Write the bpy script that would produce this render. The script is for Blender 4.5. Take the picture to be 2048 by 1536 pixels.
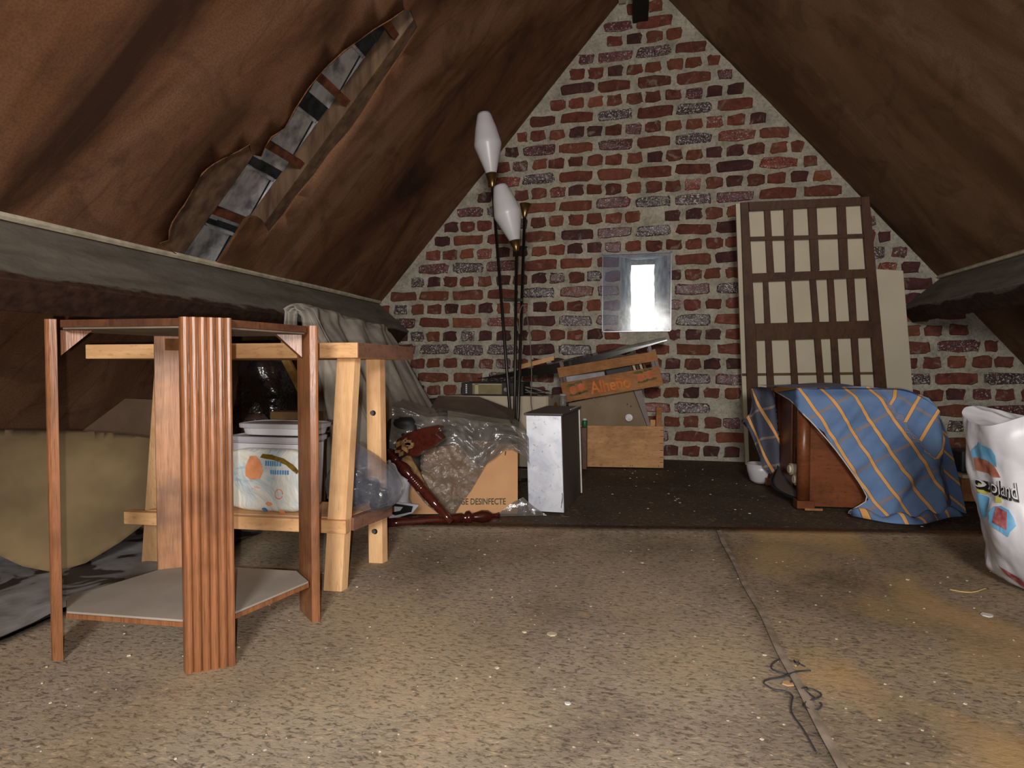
import bpy, bmesh, math, random
from mathutils import Vector as V, Matrix, noise
from mathutils.geometry import delaunay_2d_cdt
R = random.Random(7)
S = bpy.context.scene
for o in list(bpy.data.objects): bpy.data.objects.remove(o)

# ---------------------------------------------------------------- camera
cam = bpy.data.cameras.new('camera'); camo = bpy.data.objects.new('camera', cam)
S.collection.objects.link(camo); S.camera = camo
cam.sensor_fit = 'HORIZONTAL'; cam.sensor_width = 36; cam.lens = 36 * 1150 / 2048
cam.clip_start = .02; cam.clip_end = 200
camo.location = (0, 0, .5)
camo.rotation_euler = (math.radians(90 - 1.494), 0, math.radians(11.832))

# ---------------------------------------------------------------- world, lamps, exposure
w = bpy.data.worlds.new('world'); S.world = w; w.use_nodes = True
bg = w.node_tree.nodes['Background']; bg.inputs[0].default_value = (.80, .90, 1, 1); bg.inputs[1].default_value = 4.5
def lamp(name, kind, loc, power, col, size=.1, rot=None):
    l = bpy.data.lights.new(name, kind); l.energy = power; l.color = col
    if kind == 'AREA': l.shape = 'DISK'; l.size = size
    else: l.shadow_soft_size = size
    o = bpy.data.objects.new(name, l); S.collection.objects.link(o); o.location = loc
    if rot: o.rotation_euler = rot
    return o
lamp('phone_flash', 'POINT', (-.016, -.02, .487), 36, (1, .965, .92), .004)
lamp('fill_light', 'AREA', (.2, -1.5, 1.1), 62, (1, .965, .92), .5, (math.radians(84), 0, math.radians(4)))  # soft fill added behind the camera to even out the flash falloff
S.view_settings.view_transform = 'Standard'; S.view_settings.look = 'None'
S.view_settings.exposure = 0; S.view_settings.gamma = 1; S.view_settings.use_curve_mapping = False
S.cycles.max_bounces = 6; S.cycles.transparent_max_bounces = 12
S.cycles.caustics_reflective = False; S.cycles.caustics_refractive = False

# ---------------------------------------------------------------- helpers
def lin(c):
    return tuple(((x / 255) / 12.92 if x / 255 <= .04045 else ((x / 255 + .055) / 1.055) ** 2.4) for x in c)
class NT:
    def __init__(s, name):
        s.m = bpy.data.materials.new(name); s.m.use_nodes = True
        s.t = s.m.node_tree; s.b = s.t.nodes['Principled BSDF']; s.out = s.t.nodes['Material Output']
    def n(s, kind, **kw):
        x = s.t.nodes.new(kind)
        for k, v in kw.items(): setattr(x, k, v)
        return x
    def l(s, a, b): s.t.links.new(a, b)
    def coord(s, which='Object', stretch=(1, 1, 1), rot=(0, 0, 0)):
        c = s.n('ShaderNodeTexCoord'); m = s.n('ShaderNodeMapping')
        m.inputs['Scale'].default_value = stretch; m.inputs['Rotation'].default_value = rot
        s.l(c.outputs[which], m.inputs[0]); return m.outputs[0]
    def noise(s, vec, scale, detail=4, rough=.55, dist=0):
        x = s.n('ShaderNodeTexNoise'); s.l(vec, x.inputs['Vector'])
        x.inputs['Scale'].default_value = scale; x.inputs['Detail'].default_value = detail
        x.inputs['Roughness'].default_value = rough; x.inputs['Distortion'].default_value = dist
        return x.outputs['Fac']
    def ramp(s, fac, stops):
        r = s.n('ShaderNodeValToRGB'); s.l(fac, r.inputs[0])
        e = r.color_ramp.elements
        while len(e) < len(stops): e.new(.5)
        for i, (p, c) in enumerate(stops):
            e[i].position = p; e[i].color = (*c, 1) if len(c) == 3 else c
        return r.outputs[0]
    def mix(s, fac, a, b, mode='MIX'):
        x = s.n('ShaderNodeMix', data_type='RGBA', blend_type=mode)
        for i, v in ((0, fac), (6, a), (7, b)):
            if isinstance(v, (int, float)): x.inputs[i].default_value = v
            elif isinstance(v, tuple): x.inputs[i].default_value = (*v, 1)
            else: s.l(v, x.inputs[i])
        return x.outputs[2]
    def math(s, op, a, b=0):
        x = s.n('ShaderNodeMath', operation=op)
        for i, v in ((0, a), (1, b)):
            if isinstance(v, (int, float)): x.inputs[i].default_value = v
            else: s.l(v, x.inputs[i])
        return x.outputs[0]
    def bump(s, fac, strength, dist=.01):
        x = s.n('ShaderNodeBump'); x.inputs['Strength'].default_value = strength
        x.inputs['Distance'].default_value = dist; s.l(fac, x.inputs['Height'])
        s.l(x.outputs[0], s.b.inputs['Normal'])
    def col(s, c):
        if isinstance(c, tuple): s.b.inputs['Base Color'].default_value = (*c, 1)
        else: s.l(c, s.b.inputs['Base Color'])
    def set(s, rough=.6, metal=0, spec=.5, **kw):
        s.b.inputs['Roughness'].default_value = rough; s.b.inputs['Metallic'].default_value = metal
        s.b.inputs['Specular IOR Level'].default_value = spec
        for k, v in kw.items(): s.b.inputs[k].default_value = v
        return s
def plain(name, c1, c2=None, scale=20, rough=.7, bump=.15, stretch=(1, 1, 1), metal=0, spec=.4, bd=.002, lo=.35, hi=.65, **kw):
    t = NT(name); v = t.coord('Object', stretch); f = t.noise(v, scale)
    c1 = lin(c1); c2 = lin(c2) if c2 else tuple(x * .8 for x in c1)
    t.col(t.ramp(f, [(lo, c2), (hi, c1)]))
    if bump: t.bump(f, bump, bd)
    t.set(rough, metal, spec, **kw); return t.m
def film(name, tint, alpha, rough=.15, scale=25, bump=.6, bd=.01, col2=None):   # thin plastic film: part see-through, part dull, glossy
    t = NT(name); v = t.coord(); f = t.noise(v, scale, 5, .6, .6)
    t.col(t.ramp(f, [(.3, lin(tint)), (.7, lin(col2 or tint))])); t.bump(f, bump, bd); t.set(rough, 0, .8)
    tr = t.n('ShaderNodeBsdfTransparent'); mx = t.n('ShaderNodeMixShader')
    a = t.ramp(f, [(.3, (alpha - .12,) * 3), (.7, (alpha + .12,) * 3)])
    t.l(a, mx.inputs[0]); t.l(tr.outputs[0], mx.inputs[1]); t.l(t.b.outputs[0], mx.inputs[2]); t.l(mx.outputs[0], t.out.inputs[0])
    return t.m

class MB:
    """collects shapes in world metres; build() links them as one mesh"""
    def __init__(s): s.v = []; s.f = []; s.uv = {}
    def add(s, vs, fs):
        k = len(s.v); s.v += [V(x) for x in vs]; s.f += [tuple(k + i for i in f) for f in fs]; return s
    def box(s, a, b): 
        x0, y0, z0 = a; x1, y1, z1 = b
        return s.hexa([(x0, y0, z0), (x1, y0, z0), (x1, y1, z0), (x0, y1, z0)], [(x0, y0, z1), (x1, y0, z1), (x1, y1, z1), (x0, y1, z1)])
    def hexa(s, lo, hi): 
        n = len(lo)
        return s.add(list(lo) + list(hi), [tuple(range(n - 1, -1, -1)), tuple(range(n, 2 * n))] + [(i, (i + 1) % n, n + (i + 1) % n, n + i) for i in range(n)])
    def slab(s, pts, ext): 
        e = V(ext); return s.hexa(pts, [V(p) + e for p in pts])
    def obox(s, c, ax, ay, az): 
        c, ax, ay, az = V(c), V(ax), V(ay), V(az)
        return s.hexa([c - ax - ay - az, c + ax - ay - az, c + ax + ay - az, c - ax + ay - az], [c - ax - ay + az, c + ax - ay + az, c + ax + ay + az, c - ax + ay + az])
    def lathe(s, p0, p1, prof, n=16, cap=True):   # prof: (t 0..1 along axis, radius)
        p0, p1 = V(p0), V(p1); d = (p1 - p0); dn = d.normalized()
        a = dn.orthogonal().normalized(); b = dn.cross(a); vs = []; fs = []
        for t, r in prof:
            c = p0 + d * t
            vs += [c + (a * math.cos(2 * math.pi * i / n) + b * math.sin(2 * math.pi * i / n)) * r for i in range(n)]
        for k in range(len(prof) - 1):
            fs += [(k * n + i, k * n + (i + 1) % n, (k + 1) * n + (i + 1) % n, (k + 1) * n + i) for i in range(n)]
        if cap: fs += [tuple(range(n - 1, -1, -1)), tuple((len(prof) - 1) * n + i for i in range(n))]
        return s.add(vs, fs)
    def tube(s, pts, r, n=6, smooth=0):
        pts = [V(p) for p in pts]
        for _ in range(smooth):
            q = [pts[0]]
            for i in range(len(pts) - 1): q += [pts[i] * .75 + pts[i + 1] * .25, pts[i] * .25 + pts[i + 1] * .75]
            pts = q + [pts[-1]]
        vs = []; fs = []; a = None
        for i, p in enumerate(pts):
            d = (pts[min(i + 1, len(pts) - 1)] - pts[max(i - 1, 0)]).normalized()
            a = d.orthogonal().normalized() if a is None else (a - d * a.dot(d)).normalized()
            b = d.cross(a); rr = r[i] if isinstance(r, (list, tuple)) else r
            vs += [p + (a * math.cos(2 * math.pi * k / n) + b * math.sin(2 * math.pi * k / n)) * rr for k in range(n)]
        for i in range(len(pts) - 1):
            fs += [(i * n + k, i * n + (k + 1) % n, (i + 1) * n + (k + 1) % n, (i + 1) * n + k) for k in range(n)]
        fs += [tuple(range(n - 1, -1, -1)), tuple((len(pts) - 1) * n + k for k in range(n))]
        return s.add(vs, fs)
    def grid(s, nu, nv, fn, closed=False):
        vs = [fn(i / nu, j / nv) for j in range(nv + 1) for i in range(nu + (0 if closed else 1))]
        W = nu if closed else nu + 1; fs = []
        for j in range(nv):
            for i in range(nu):
                i2 = (i + 1) % W
                fs.append((j * W + i, j * W + i2, (j + 1) * W + i2, (j + 1) * W + i))
        return s.add(vs, fs)
    def surf(s, outer, holes, step, fn):          # polygon (2D, with holes) -> fine triangles, mapped to 3D
        pts = []; edges = []
        def ring(r):
            k = len(pts); rr = []
            for i in range(len(r)):
                a, b = V(r[i]), V(r[(i + 1) % len(r)]); n = max(1, int((b - a).length / step))
                rr += [a.lerp(b, j / n) for j in range(n)]
            pts.extend(rr); edges.extend((k + i, k + (i + 1) % len(rr)) for i in range(len(rr)))
        ring([V(p) for p in outer])
        for h in holes: ring([V(p) for p in h])
        def inside(p, r):
            c = False
            for i in range(len(r)):
                a, b = r[i], r[i - 1]
                if (a[1] > p[1]) != (b[1] > p[1]) and p[0] < (b[0] - a[0]) * (p[1] - a[1]) / (b[1] - a[1]) + a[0]: c = not c
            return c
        x0 = min(p[0] for p in outer); x1 = max(p[0] for p in outer); y0 = min(p[1] for p in outer); y1 = max(p[1] for p in outer)
        x = x0 + step * .5
        while x < x1:
            y = y0 + step * .5
            while y < y1:
                q = (x + R.uniform(-.2, .2) * step, y + R.uniform(-.2, .2) * step)
                if inside(q, outer) and not any(inside(q, h) for h in holes): pts.append(V(q))
                y += step
            x += step
        vs, _, fs, *_ = delaunay_2d_cdt([V(p) for p in pts], edges, [], 1, 1e-5)
        keep = []
        for f in fs:
            c = sum((vs[i] for i in f), V((0, 0))) / len(f)
            if not any(inside(c, h) for h in holes): keep.append(tuple(f))
        return s.add([fn(p[0], p[1]) for p in vs], keep)
    def build(s, name, m, parent=None, smooth=False, bevel=0, thick=0, uv=None, mats=None):
        me = bpy.data.meshes.new(name); off = V((0, 0, 0))
        if parent is not None: off = root_loc(parent)
        lo = V((0, 0, 0))
        if parent is None:
            mn = [min(v[i] for v in s.v) for i in range(3)]; mx = [max(v[i] for v in s.v) for i in range(3)]
            lo = V(((mn[0] + mx[0]) / 2, (mn[1] + mx[1]) / 2, mn[2])); off = lo
        me.from_pydata([v - off for v in s.v], [], s.f); me.update()
        if uv:
            l = me.uv_layers.new(name='UVMap')
            for lp in me.loops: l.data[lp.index].uv = uv(s.v[lp.vertex_index])
        for p in me.polygons: p.use_smooth = smooth
        for mm in (mats or [m]): me.materials.append(mm)
        o = bpy.data.objects.new(name, me); S.collection.objects.link(o)
        if parent is not None: o.parent = parent
        else: o.location = lo
        if thick: md = o.modifiers.new('thick', 'SOLIDIFY'); md.thickness = thick; md.offset = 0
        if bevel: md = o.modifiers.new('bevel', 'BEVEL'); md.width = bevel; md.segments = 2; md.limit_method = 'ANGLE'
        return o
def root_loc(o):
    l = V((0, 0, 0))
    while o is not None: l += o.location; o = o.parent
    return l
def empty(name, loc, label=None, cat=None, group=None):
    o = bpy.data.objects.new(name, None); o.empty_display_size = .05; S.collection.objects.link(o); o.location = loc
    if label: o['label'] = label
    if cat: o['category'] = cat
    if group: o['group'] = group
    return o
def tag(o, label, cat, group=None):
    o['label'] = label; o['category'] = cat
    if group: o['group'] = group
    return o
def struct(o, label=None, cat=None):
    o['kind'] = 'structure'
    if label: o['label'] = label
    if cat: o['category'] = cat
    return o
def text_mb(txt, fn, bold=.018):      # flat lettering: fn maps text units (cap height ~0.7) to 3D
    c = bpy.data.curves.new('t', 'FONT'); c.body = txt; c.size = 1; c.resolution_u = 3; c.offset = bold
    o = bpy.data.objects.new('t', c); S.collection.objects.link(o)
    bpy.context.view_layer.update()
    me = bpy.data.meshes.new_from_object(o); mb = MB()
    bpy.data.objects.remove(o); w_ = max(v.co.x for v in me.vertices)
    mb.add([fn(v.co.x / w_, v.co.y / .7) for v in me.vertices], [tuple(p.vertices) for p in me.polygons])
    bpy.data.meshes.remove(me); return mb
def nz(p, sc, amp, seed=0): return noise.noise(V(p) * sc + V((seed, seed * 1.7, -seed))) * amp

WY = 3.3                                          # the gable wall's plane
AP = V((.0425, 2.685)); LX, RX = -2.3116, 2.342   # ridge and eaves in the X-Z section
SL, SR = 1.1406, 1.1677                           # slopes

# ---------------------------------------------------------------- materials
def m_floor(name, base, warm, dark, ochre=0.0):
    t = NT(name); v = t.coord()
    big = t.noise(v, 2.2, 5, .6, .3); fib = t.noise(t.coord('Object', (1.0, 2.2, 1)), 75, 3, .7, .8); fine = t.noise(v, 260, 2)
    sp = t.noise(v, 30, 3, .6, .5)
    c = t.ramp(big, [(.3, lin(dark)), (.5, lin(base)), (.72, lin(warm))])
    c = t.mix(t.ramp(fib, [(.35, (.75,) * 3), (.5, (.0,) * 3)]), c, lin((60, 50, 38)))
    c = t.mix(t.ramp(fib, [(.60, (0,) * 3), (.70, (.55,) * 3)]), c, lin((206, 178, 138)))
    c = t.mix(t.ramp(sp, [(.62, (0,) * 3), (.72, (.35,) * 3)]), c, lin((190, 160, 120)))
    if ochre:
        oc = t.noise(t.coord('Object', (1.4, 1, 1)), 2.6, 3, .5, .4)
        c = t.mix(t.ramp(oc, [(.46, (0,) * 3), (.62, (ochre,) * 3)]), c, lin((186, 150, 96)))
    sv = t.n('ShaderNodeTexVoronoi'); t.l(v, sv.inputs['Vector']); sv.inputs['Scale'].default_value = 22
    c = t.mix(t.ramp(sv.outputs['Distance'], [(.035, (.8,) * 3), (.06, (0,) * 3)]), c, lin((214, 206, 190)))
    t.col(c); t.bump(fib, .35, .003); t.set(.85, 0, .25); return t.m
M = {}
M['sheet_l'] = m_floor('fibreboard', (152, 138, 120), (172, 154, 130), (108, 96, 82), .12)
M['sheet_r'] = m_floor('fibreboard_ochre', (146, 130, 108), (166, 144, 112), (98, 86, 68), .5)
M['floor'] = m_floor('old_floor', (78, 66, 54), (92, 76, 60), (50, 42, 36))
def m_lining(name, c_mid, c_lite, c_dark, ln=.3):
    t = NT(name); u = t.coord('UV', (1, .28, 1)); u2 = t.coord('UV', (1, 1, 1))
    a = t.noise(u, 2.6, 5, .55, 1.2); b = t.noise(u2, 5, 4, .6, .8); f = t.noise(u2, 160, 2, .6)
    c = t.ramp(a, [(.33, lin(c_dark)), (.47, lin(c_mid)), (.66, lin(c_lite))])
    c = t.mix(t.ramp(b, [(.36, (.45,) * 3), (.5, (0,) * 3)]), c, lin(tuple(x * .62 for x in c_mid)))
    e = t.noise(u, 1.9, 3, .5, 2.0)
    c = t.mix(t.ramp(e, [(.485, (0,) * 3), (.5, (ln,) * 3), (.515, (0,) * 3)]), c, lin(tuple(x * .5 for x in c_mid)))
    c = t.mix(t.ramp(f, [(.4, (.25,) * 3), (.55, (0,) * 3)]), c, lin(c_dark))
    t.col(c); t.bump(f, .3, .002); t.set(.9, 0, .2); return t.m
M['lining_l'] = m_lining('lining_stained', (114, 78, 54), (140, 104, 80), (58, 38, 28))
M['lining_r'] = m_lining('lining_plain', (122, 92, 68), (142, 112, 86), (94, 68, 48), .15)
def m_mortar():
    t = NT('lime_mortar'); v = t.coord(); a = t.noise(v, 9, 5, .6); b = t.noise(v, 60, 4, .7, .5)
    c = t.ramp(a, [(.3, lin((146, 140, 126))), (.5, lin((178, 172, 156))), (.7, lin((198, 192, 176)))])
    c = t.mix(t.ramp(b, [(.3, (.6,) * 3), (.5, (0,) * 3)]), c, lin((110, 98, 84)))
    t.col(c); t.bump(b, .9, .01); t.set(.95, 0, .1); return t.m
M['mortar'] = m_mortar()
def m_brick(name, c1, c2, speck=0):
    t = NT(name); v = t.coord(); inf = t.n('ShaderNodeObjectInfo')
    add = t.n('ShaderNodeVectorMath', operation='ADD'); cm = t.n('ShaderNodeCombineXYZ')
    r10 = t.math('MULTIPLY', inf.outputs['Random'], 40.0)
    for i in range(3): t.l(r10, cm.inputs[i])
    t.l(v, add.inputs[0]); t.l(cm.outputs[0], add.inputs[1]); vv = add.outputs[0]
    a = t.noise(vv, 28, 5, .65, .4)
    c = t.ramp(a, [(.3, lin(c2)), (.65, lin(c1))])
    hs = t.n('ShaderNodeHueSaturation'); t.l(c, hs.inputs['Color'])
    t.l(t.math('ADD', t.math('MULTIPLY', inf.outputs['Random'], .5), .75), hs.inputs['Value']); c = hs.outputs[0]
    b = t.noise(vv, 18, 4, .6, 1)
    c = t.mix(t.ramp(b, [(.58, (0,) * 3), (.72, (.6,) * 3)]), c, lin((146, 136, 122)))
    if speck:
        s = t.noise(vv, 130, 3, .7, .6)
        c = t.mix(t.ramp(s, [(.62 - speck, (0,) * 3), (.66 - speck, (1,) * 3)]), c, lin((214, 206, 196)))
    t.col(c); t.bump(a, .7, .006); t.set(.42 if speck else .8, 0, .5 if speck else .25); return t.m
M['bricks'] = [m_brick('brick_red', (120, 66, 54), (80, 44, 38)), m_brick('brick_orange', (130, 76, 56), (96, 54, 42)),
               m_brick('brick_dark', (88, 52, 48), (56, 36, 36)), m_brick('brick_brown', (114, 66, 54), (78, 46, 38)),
               m_brick('brick_speckled', (104, 58, 56), (66, 42, 44), .02), m_brick('brick_burnt', (86, 62, 62), (50, 38, 42), .055),
               m_brick('brick_glint', (132, 66, 52), (92, 44, 38), .012)]

# ---------------------------------------------------------------- gable wall
win = [(-.064, .716), (.183, .716), (.183, 1.125), (-.064, 1.125)]
gable = empty('wall_gable', (0, WY, 0)); struct(gable, 'old brick gable wall with thick lime joints and a slit window', None)
outer = [(LX - .15, -.02), (RX + .15, -.02), (AP[0] + .02, AP[1] + .12), (AP[0] - .02, AP[1] + .12)]
mb = MB(); mb.surf(outer, [win], .035, lambda x, z: (x, WY + nz((x, 0, z), 18, .004) + nz((x, 3, z), 55, .0025), z))
mb.build('mortar_bed', M['mortar'], gable, smooth=True)
mb = MB()
mb.surf(outer, [[(p[0] * .94 + .004, p[1]) for p in win]], .4, lambda x, z: (x, WY + .26, z))
mb.build('wall_backing', M['mortar'], gable)

def brick_mesh(L, Hh, m, k):
    n = 14; front = []; 
    for i in range(n):
        a = 2 * math.pi * (i + .5) / n; c, s_ = math.cos(a), math.sin(a)
        q = .32
        x = math.copysign(abs(c) ** q, c) * L / 2; z = math.copysign(abs(s_) ** q, s_) * Hh / 2
        front.append((x + R.uniform(-.0065, .0055), z + R.uniform(-.0055, .005)))
    vs = [(x, .03, z) for x, z in front] + [(x, -.002 + R.uniform(-.001, .002), z) for x, z in front] + [(x * .93 + R.uniform(-.002, .002), -.007 + R.uniform(-.002, .003), z * .86) for x, z in front]
    fs = []
    for r_ in (0, 1): fs += [(r_ * n + i, r_ * n + (i + 1) % n, (r_ + 1) * n + (i + 1) % n, (r_ + 1) * n + i) for i in range(n)]
    fs.append(tuple(2 * n + i for i in range(n)))
    me = bpy.data.meshes.new('brick'); me.from_pydata(vs, [], fs)
    for p in me.polygons: p.use_smooth = len(p.vertices) == 4
    me.materials.append(m); return me
st_w = [26, 8, 10, 12, 18, 24, 12]; hd_w = [30, 20, 24, 22, 3, 3, 4]
CH = .0815
lib = {}
def pick(kind):
    k = R.choices(range(7), st_w if kind == 'S' else hd_w)[0]; j = R.randrange(5)
    key = (kind, k, j)
    if key not in lib: lib[key] = brick_mesh(.186 if kind == 'S' else .083, .059, M['bricks'][k], j)
    return lib[key]
def brick_mesh_len(L, k): return brick_mesh(L, .056, M['bricks'][k], 0)
spots = []
for c in range(-1, 34):
    z = 1.427 + (c - 17) * CH
    if z < .02: continue
    kind = 'S' if (c - 17) % 2 == 0 else 'H'
    pitch = .2135 if kind == 'S' else .1067
    ph = .11 if kind == 'S' else .055 + .1067 / 2
    if kind == 'S' and (c // 2) % 2: ph += R.choice((0, .0))
    i0 = int((LX - .3) / pitch) - 1
    for i in range(i0, i0 + 60):
        x = ph + i * pitch + R.uniform(-.006, .006); L = pitch - .024
        zz = z + nz((x, 0, z), 1.2, .012) + R.uniform(-.002, .002)
        xl = (zz + .03 - 2.6366) / SL; xr = (2.7346 - zz - .03) / SR     # inside the slopes
        a, b = max(x - L / 2, xl + .012), min(x + L / 2, xr - .012)
        if b - a < .045: continue
        if a < win[1][0] + .012 and b > win[0][0] - .012 and zz + .03 > win[0][1] - .004 and zz - .03 < win[2][1] + .02:   # the slit interrupts the courses
            if x < .06: b = min(b, win[0][0] - .012)
            else: a = max(a, win[1][0] + .012)
            if b - a < .04: continue
        if R.random() < .012: continue
        spots.append(((a + b) / 2, zz, b - a, kind, L))
def vis(s):
    x, z = s[0], s[1]
    if z < .16 and x < .2: return 99
    if 1.0 < x < 2.3 and z < .25: return 50
    if .62 < x < 1.3 and z < 1.42: return 80
    if -.75 < x < .12 and z < .33: return 70
    if x < -1.25 and z < .75: return 60
    return math.hypot(x, WY)
spots.sort(key=vis)
burnt = [M['bricks'][5], M['bricks'][4]]
rest = MB(); rest_m = []
for i, (x, z, L, kind, L0) in enumerate(spots):
    if abs(L - L0) > .012: me = brick_mesh_len(L, R.choice((0, 2, 3, 3, 0, 4)))
    else: me = pick(kind)
    if i < 300:
        o = bpy.data.objects.new('brick', me); S.collection.objects.link(o); o.parent = gable
        o.location = (x, 0, z); o.rotation_euler = (R.uniform(-.04, .04), R.uniform(-.02, .02), R.uniform(-.03, .03))
    else:
        a = R.uniform(-.02, .02); ml = me.materials[0]
        rest.add([(x + v.co.x, WY + v.co.y, z + v.co.z + v.co.x * a) for v in me.vertices], [tuple(p.vertices) for p in me.polygons])
        rest_m += [M['bricks'].index(ml)] * len(me.polygons)
o = rest.build('brick_courses', None, gable, mats=M['bricks']); o['kind'] = 'stuff'
for p, k in zip(o.data.polygons, rest_m): p.material_index = k

# slit window: splayed mortared reveal, light pane hung over it
M['reveal'] = plain('rough_render', (150, 146, 134), (96, 92, 84), 16, .95, .8, spec=.1, bd=.01)
w1 = empty('window_1', (.06, WY, .716)); struct(w1, 'narrow slit window in the brick gable glaring with daylight', None)
fr = [(-.066, .714), (.185, .714), (.185, 1.127), (-.066, 1.127)]; bk = [(-.012, .733), (.124, .733), (.124, 1.155), (-.012, 1.155)]
for nm, (i, j) in zip(('sill', 'jamb', 'lintel', 'jamb'), ((0, 1), (1, 2), (2, 3), (3, 0))):
    mb = MB()
    def f(u, v_, i=i, j=j):
        a = V((fr[i][0], WY - .002, fr[i][1])).lerp(V((fr[j][0], WY - .002, fr[j][1])), u)
        b = V((bk[i][0], WY + .235, bk[i][1])).lerp(V((bk[j][0], WY + .235, bk[j][1])), u)
        p = a.lerp(b, v_ ** .8); k = .007 if 0 < v_ else .002
        return p + V((nz(p, 22, k), 0, nz(p, 22, k, 4)))
    mb.grid(14, 10, f); mb.build(nm, M['reveal'], w1, smooth=True)
pg = film('dusty_pane', (140, 156, 184), .16, .12, 9, .1, .002)
mb = MB(); x0, x1, z0, z1 = -.169, .207, .707, 1.143
mb.box((x0, WY - .022, z0), (x1, WY - .0185, z1)); mb.build('pane', pg, w1)
pe = plain('pane_edge', (120, 135, 165), (90, 104, 134), 30, .25, .1, spec=.8)
mb = MB()
for a, b in (((x0, z0), (x1, z0 + .005)), ((x0, z1 - .004), (x1, z1)), ((x0, z0), (x0 + .004, z1)), ((x1 - .005, z0), (x1, z1))):
    mb.box((a[0], WY - .024, a[1]), (b[0], WY - .017, b[1]))
mb.build('pane_rim', pe, w1)

# ---------------------------------------------------------------- floor
fl = MB(); fl.surf([(LX - .2, -2.2), (RX + .2, -2.2), (RX + .2, WY + .3), (LX - .2, WY + .3)], [], .25, lambda x, y: (x, y, -.004))
fl.slab([(LX - .2, -2.2, -.03), (RX + .2, -2.2, -.03), (RX + .2, WY + .3, -.03), (LX - .2, WY + .3, -.03)], (0, 0, -.03))
floor = fl.build('floor', M['floor']); struct(floor, 'dark old floor under the attic clutter')
def far(x): return 1.675 + .152 * (x + .709)
def curl(x, y):
    d = far(x) - y
    return .004 + max(0, 1 - d / .12) ** 2 * .014 + nz((x, y, 0), 2.5, .0015) + .002
def sheet(x0, x1, m, skew=0):
    mb = MB()
    def g(u, v_):
        y = -2.1 + (far(x0 + (x1 - x0) * u) + 2.1) * (v_ ** .6)
        xx = x0 + (x1 - x0) * u + (0.024 * (y - .775) if False else 0)
        return (xx, y, curl(xx, y))
    mb.grid(30, 60, g); o = mb.build('fibreboard', m, floor, smooth=True, thick=.004); return o
mb = MB(); mb.grid(3, 60, lambda u, v_: (.2485 + u * .013 + nz((0, v_ * 9, 0), 1, .004), .3 + v_ * 1.49, .0115 + .0015 * math.sin(u * 3.14) + max(0, v_ - .93) * .11))
mb.build('seam_dust', plain('seam_dust', (150, 136, 120), (112, 98, 82), 30, .95, .3), floor, smooth=True)
sheet(-1.13, .2535, M['sheet_l']); sheet(.2575, 2.2, M['sheet_r'])

# ---------------------------------------------------------------- sloping roof linings
hole = [(1.9324, 1.7581), (2.0225, 1.7501), (2.0351, 1.6656), (2.0433, 1.5511), (2.0552, 1.4834), (2.0601, 1.4185), (2.0433, 1.3325), (2.046, 1.2525), (2.0334, 1.1723), (2.0382, 1.1035), (2.0264, 1.0392), (1.9548, 1.0648), (1.9241, 1.0681), (1.8859, 1.0639), (1.8708, 1.0481), (1.8804, 0.9767), (1.8865, 0.8923), (1.692, 0.8949), (1.6076, 0.9133), (1.6326, 0.9263), (1.6131, 0.9517), (1.6026, 0.9739), (1.6009, 1.004), (1.5985, 1.0261), (1.5957, 1.0569), (1.5933, 1.0786), (1.5886, 1.1024), (1.5881, 1.1156), (1.5907, 1.134), (1.6022, 1.1524), (1.6365, 1.1861), (1.657, 1.208), (1.6765, 1.2359), (1.7152, 1.2158), (1.7542, 1.2227), (1.7416, 1.2528), (1.7363, 1.2788), (1.7643, 1.3155), (1.7538, 1.373), (1.7486, 1.4299), (1.7539, 1.4787), (1.7579, 1.5073), (1.7792, 1.5562), (1.806, 1.5963), (1.8378, 1.6515), (1.8734, 1.7019), (1.903, 1.7422)]
def eL(y, z): return ((z - 2.6366) / SL, y, z)
nL = V((SL, 0, -1)).normalized(); nR = V((-SR, 0, -1)).normalized()
def uvL(p): return (p.y, (p.z) / .752)
mb = MB(); mb.surf([(-2.2, -.1), (WY + .03, -.1), (WY + .03, 2.69), (-2.2, 2.69)], [hole], .07, lambda y, z: V(eL(y, z)) + nL * (.004 * noise.noise(V((y * 2, z * 2, 0)))))
cl = mb.build('ceiling_left', M['lining_l'], None, smooth=True, thick=.006, uv=uvL); struct(cl, 'water-stained brown roof lining on the left, torn open', None)
mb = MB(); mb.surf([(-2.2, -.1), (WY + .03, -.1), (WY + .03, 2.69), (-2.2, 2.69)], [], .15, lambda y, z: ((2.7346 - z) / SR, y, z) + nR * (.006 * noise.noise(V((y * 1.5, z * 1.5, 9)))) if False else V(((2.7346 - z) / SR, y, z)) + nR * (.006 * noise.noise(V((y * 1.5, z * 1.5, 9)))))
cr = mb.build('ceiling_right', M['lining_r'], None, smooth=True, thick=.006, uv=lambda p: (p.y + 5, p.z / .759)); struct(cr, 'smooth brown roof lining on the right', None)
# ragged torn lip of the lining round the hole
M['torn'] = plain('torn_edge', (132, 92, 62), (92, 62, 44), 60, .95, .4)
mb = MB(); hp = [V(eL(*p)) + nL * .004 for p in hole]
mb.tube([hp[i] for i in range(12, 27)][0:0] + [hp[i] + nL * R.uniform(-.002, .004) for i in range(17, 47)], [R.uniform(.0006, .0032) for _ in range(30)], 5)
mb.build('torn_lip', M['torn'], cl)
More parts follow.
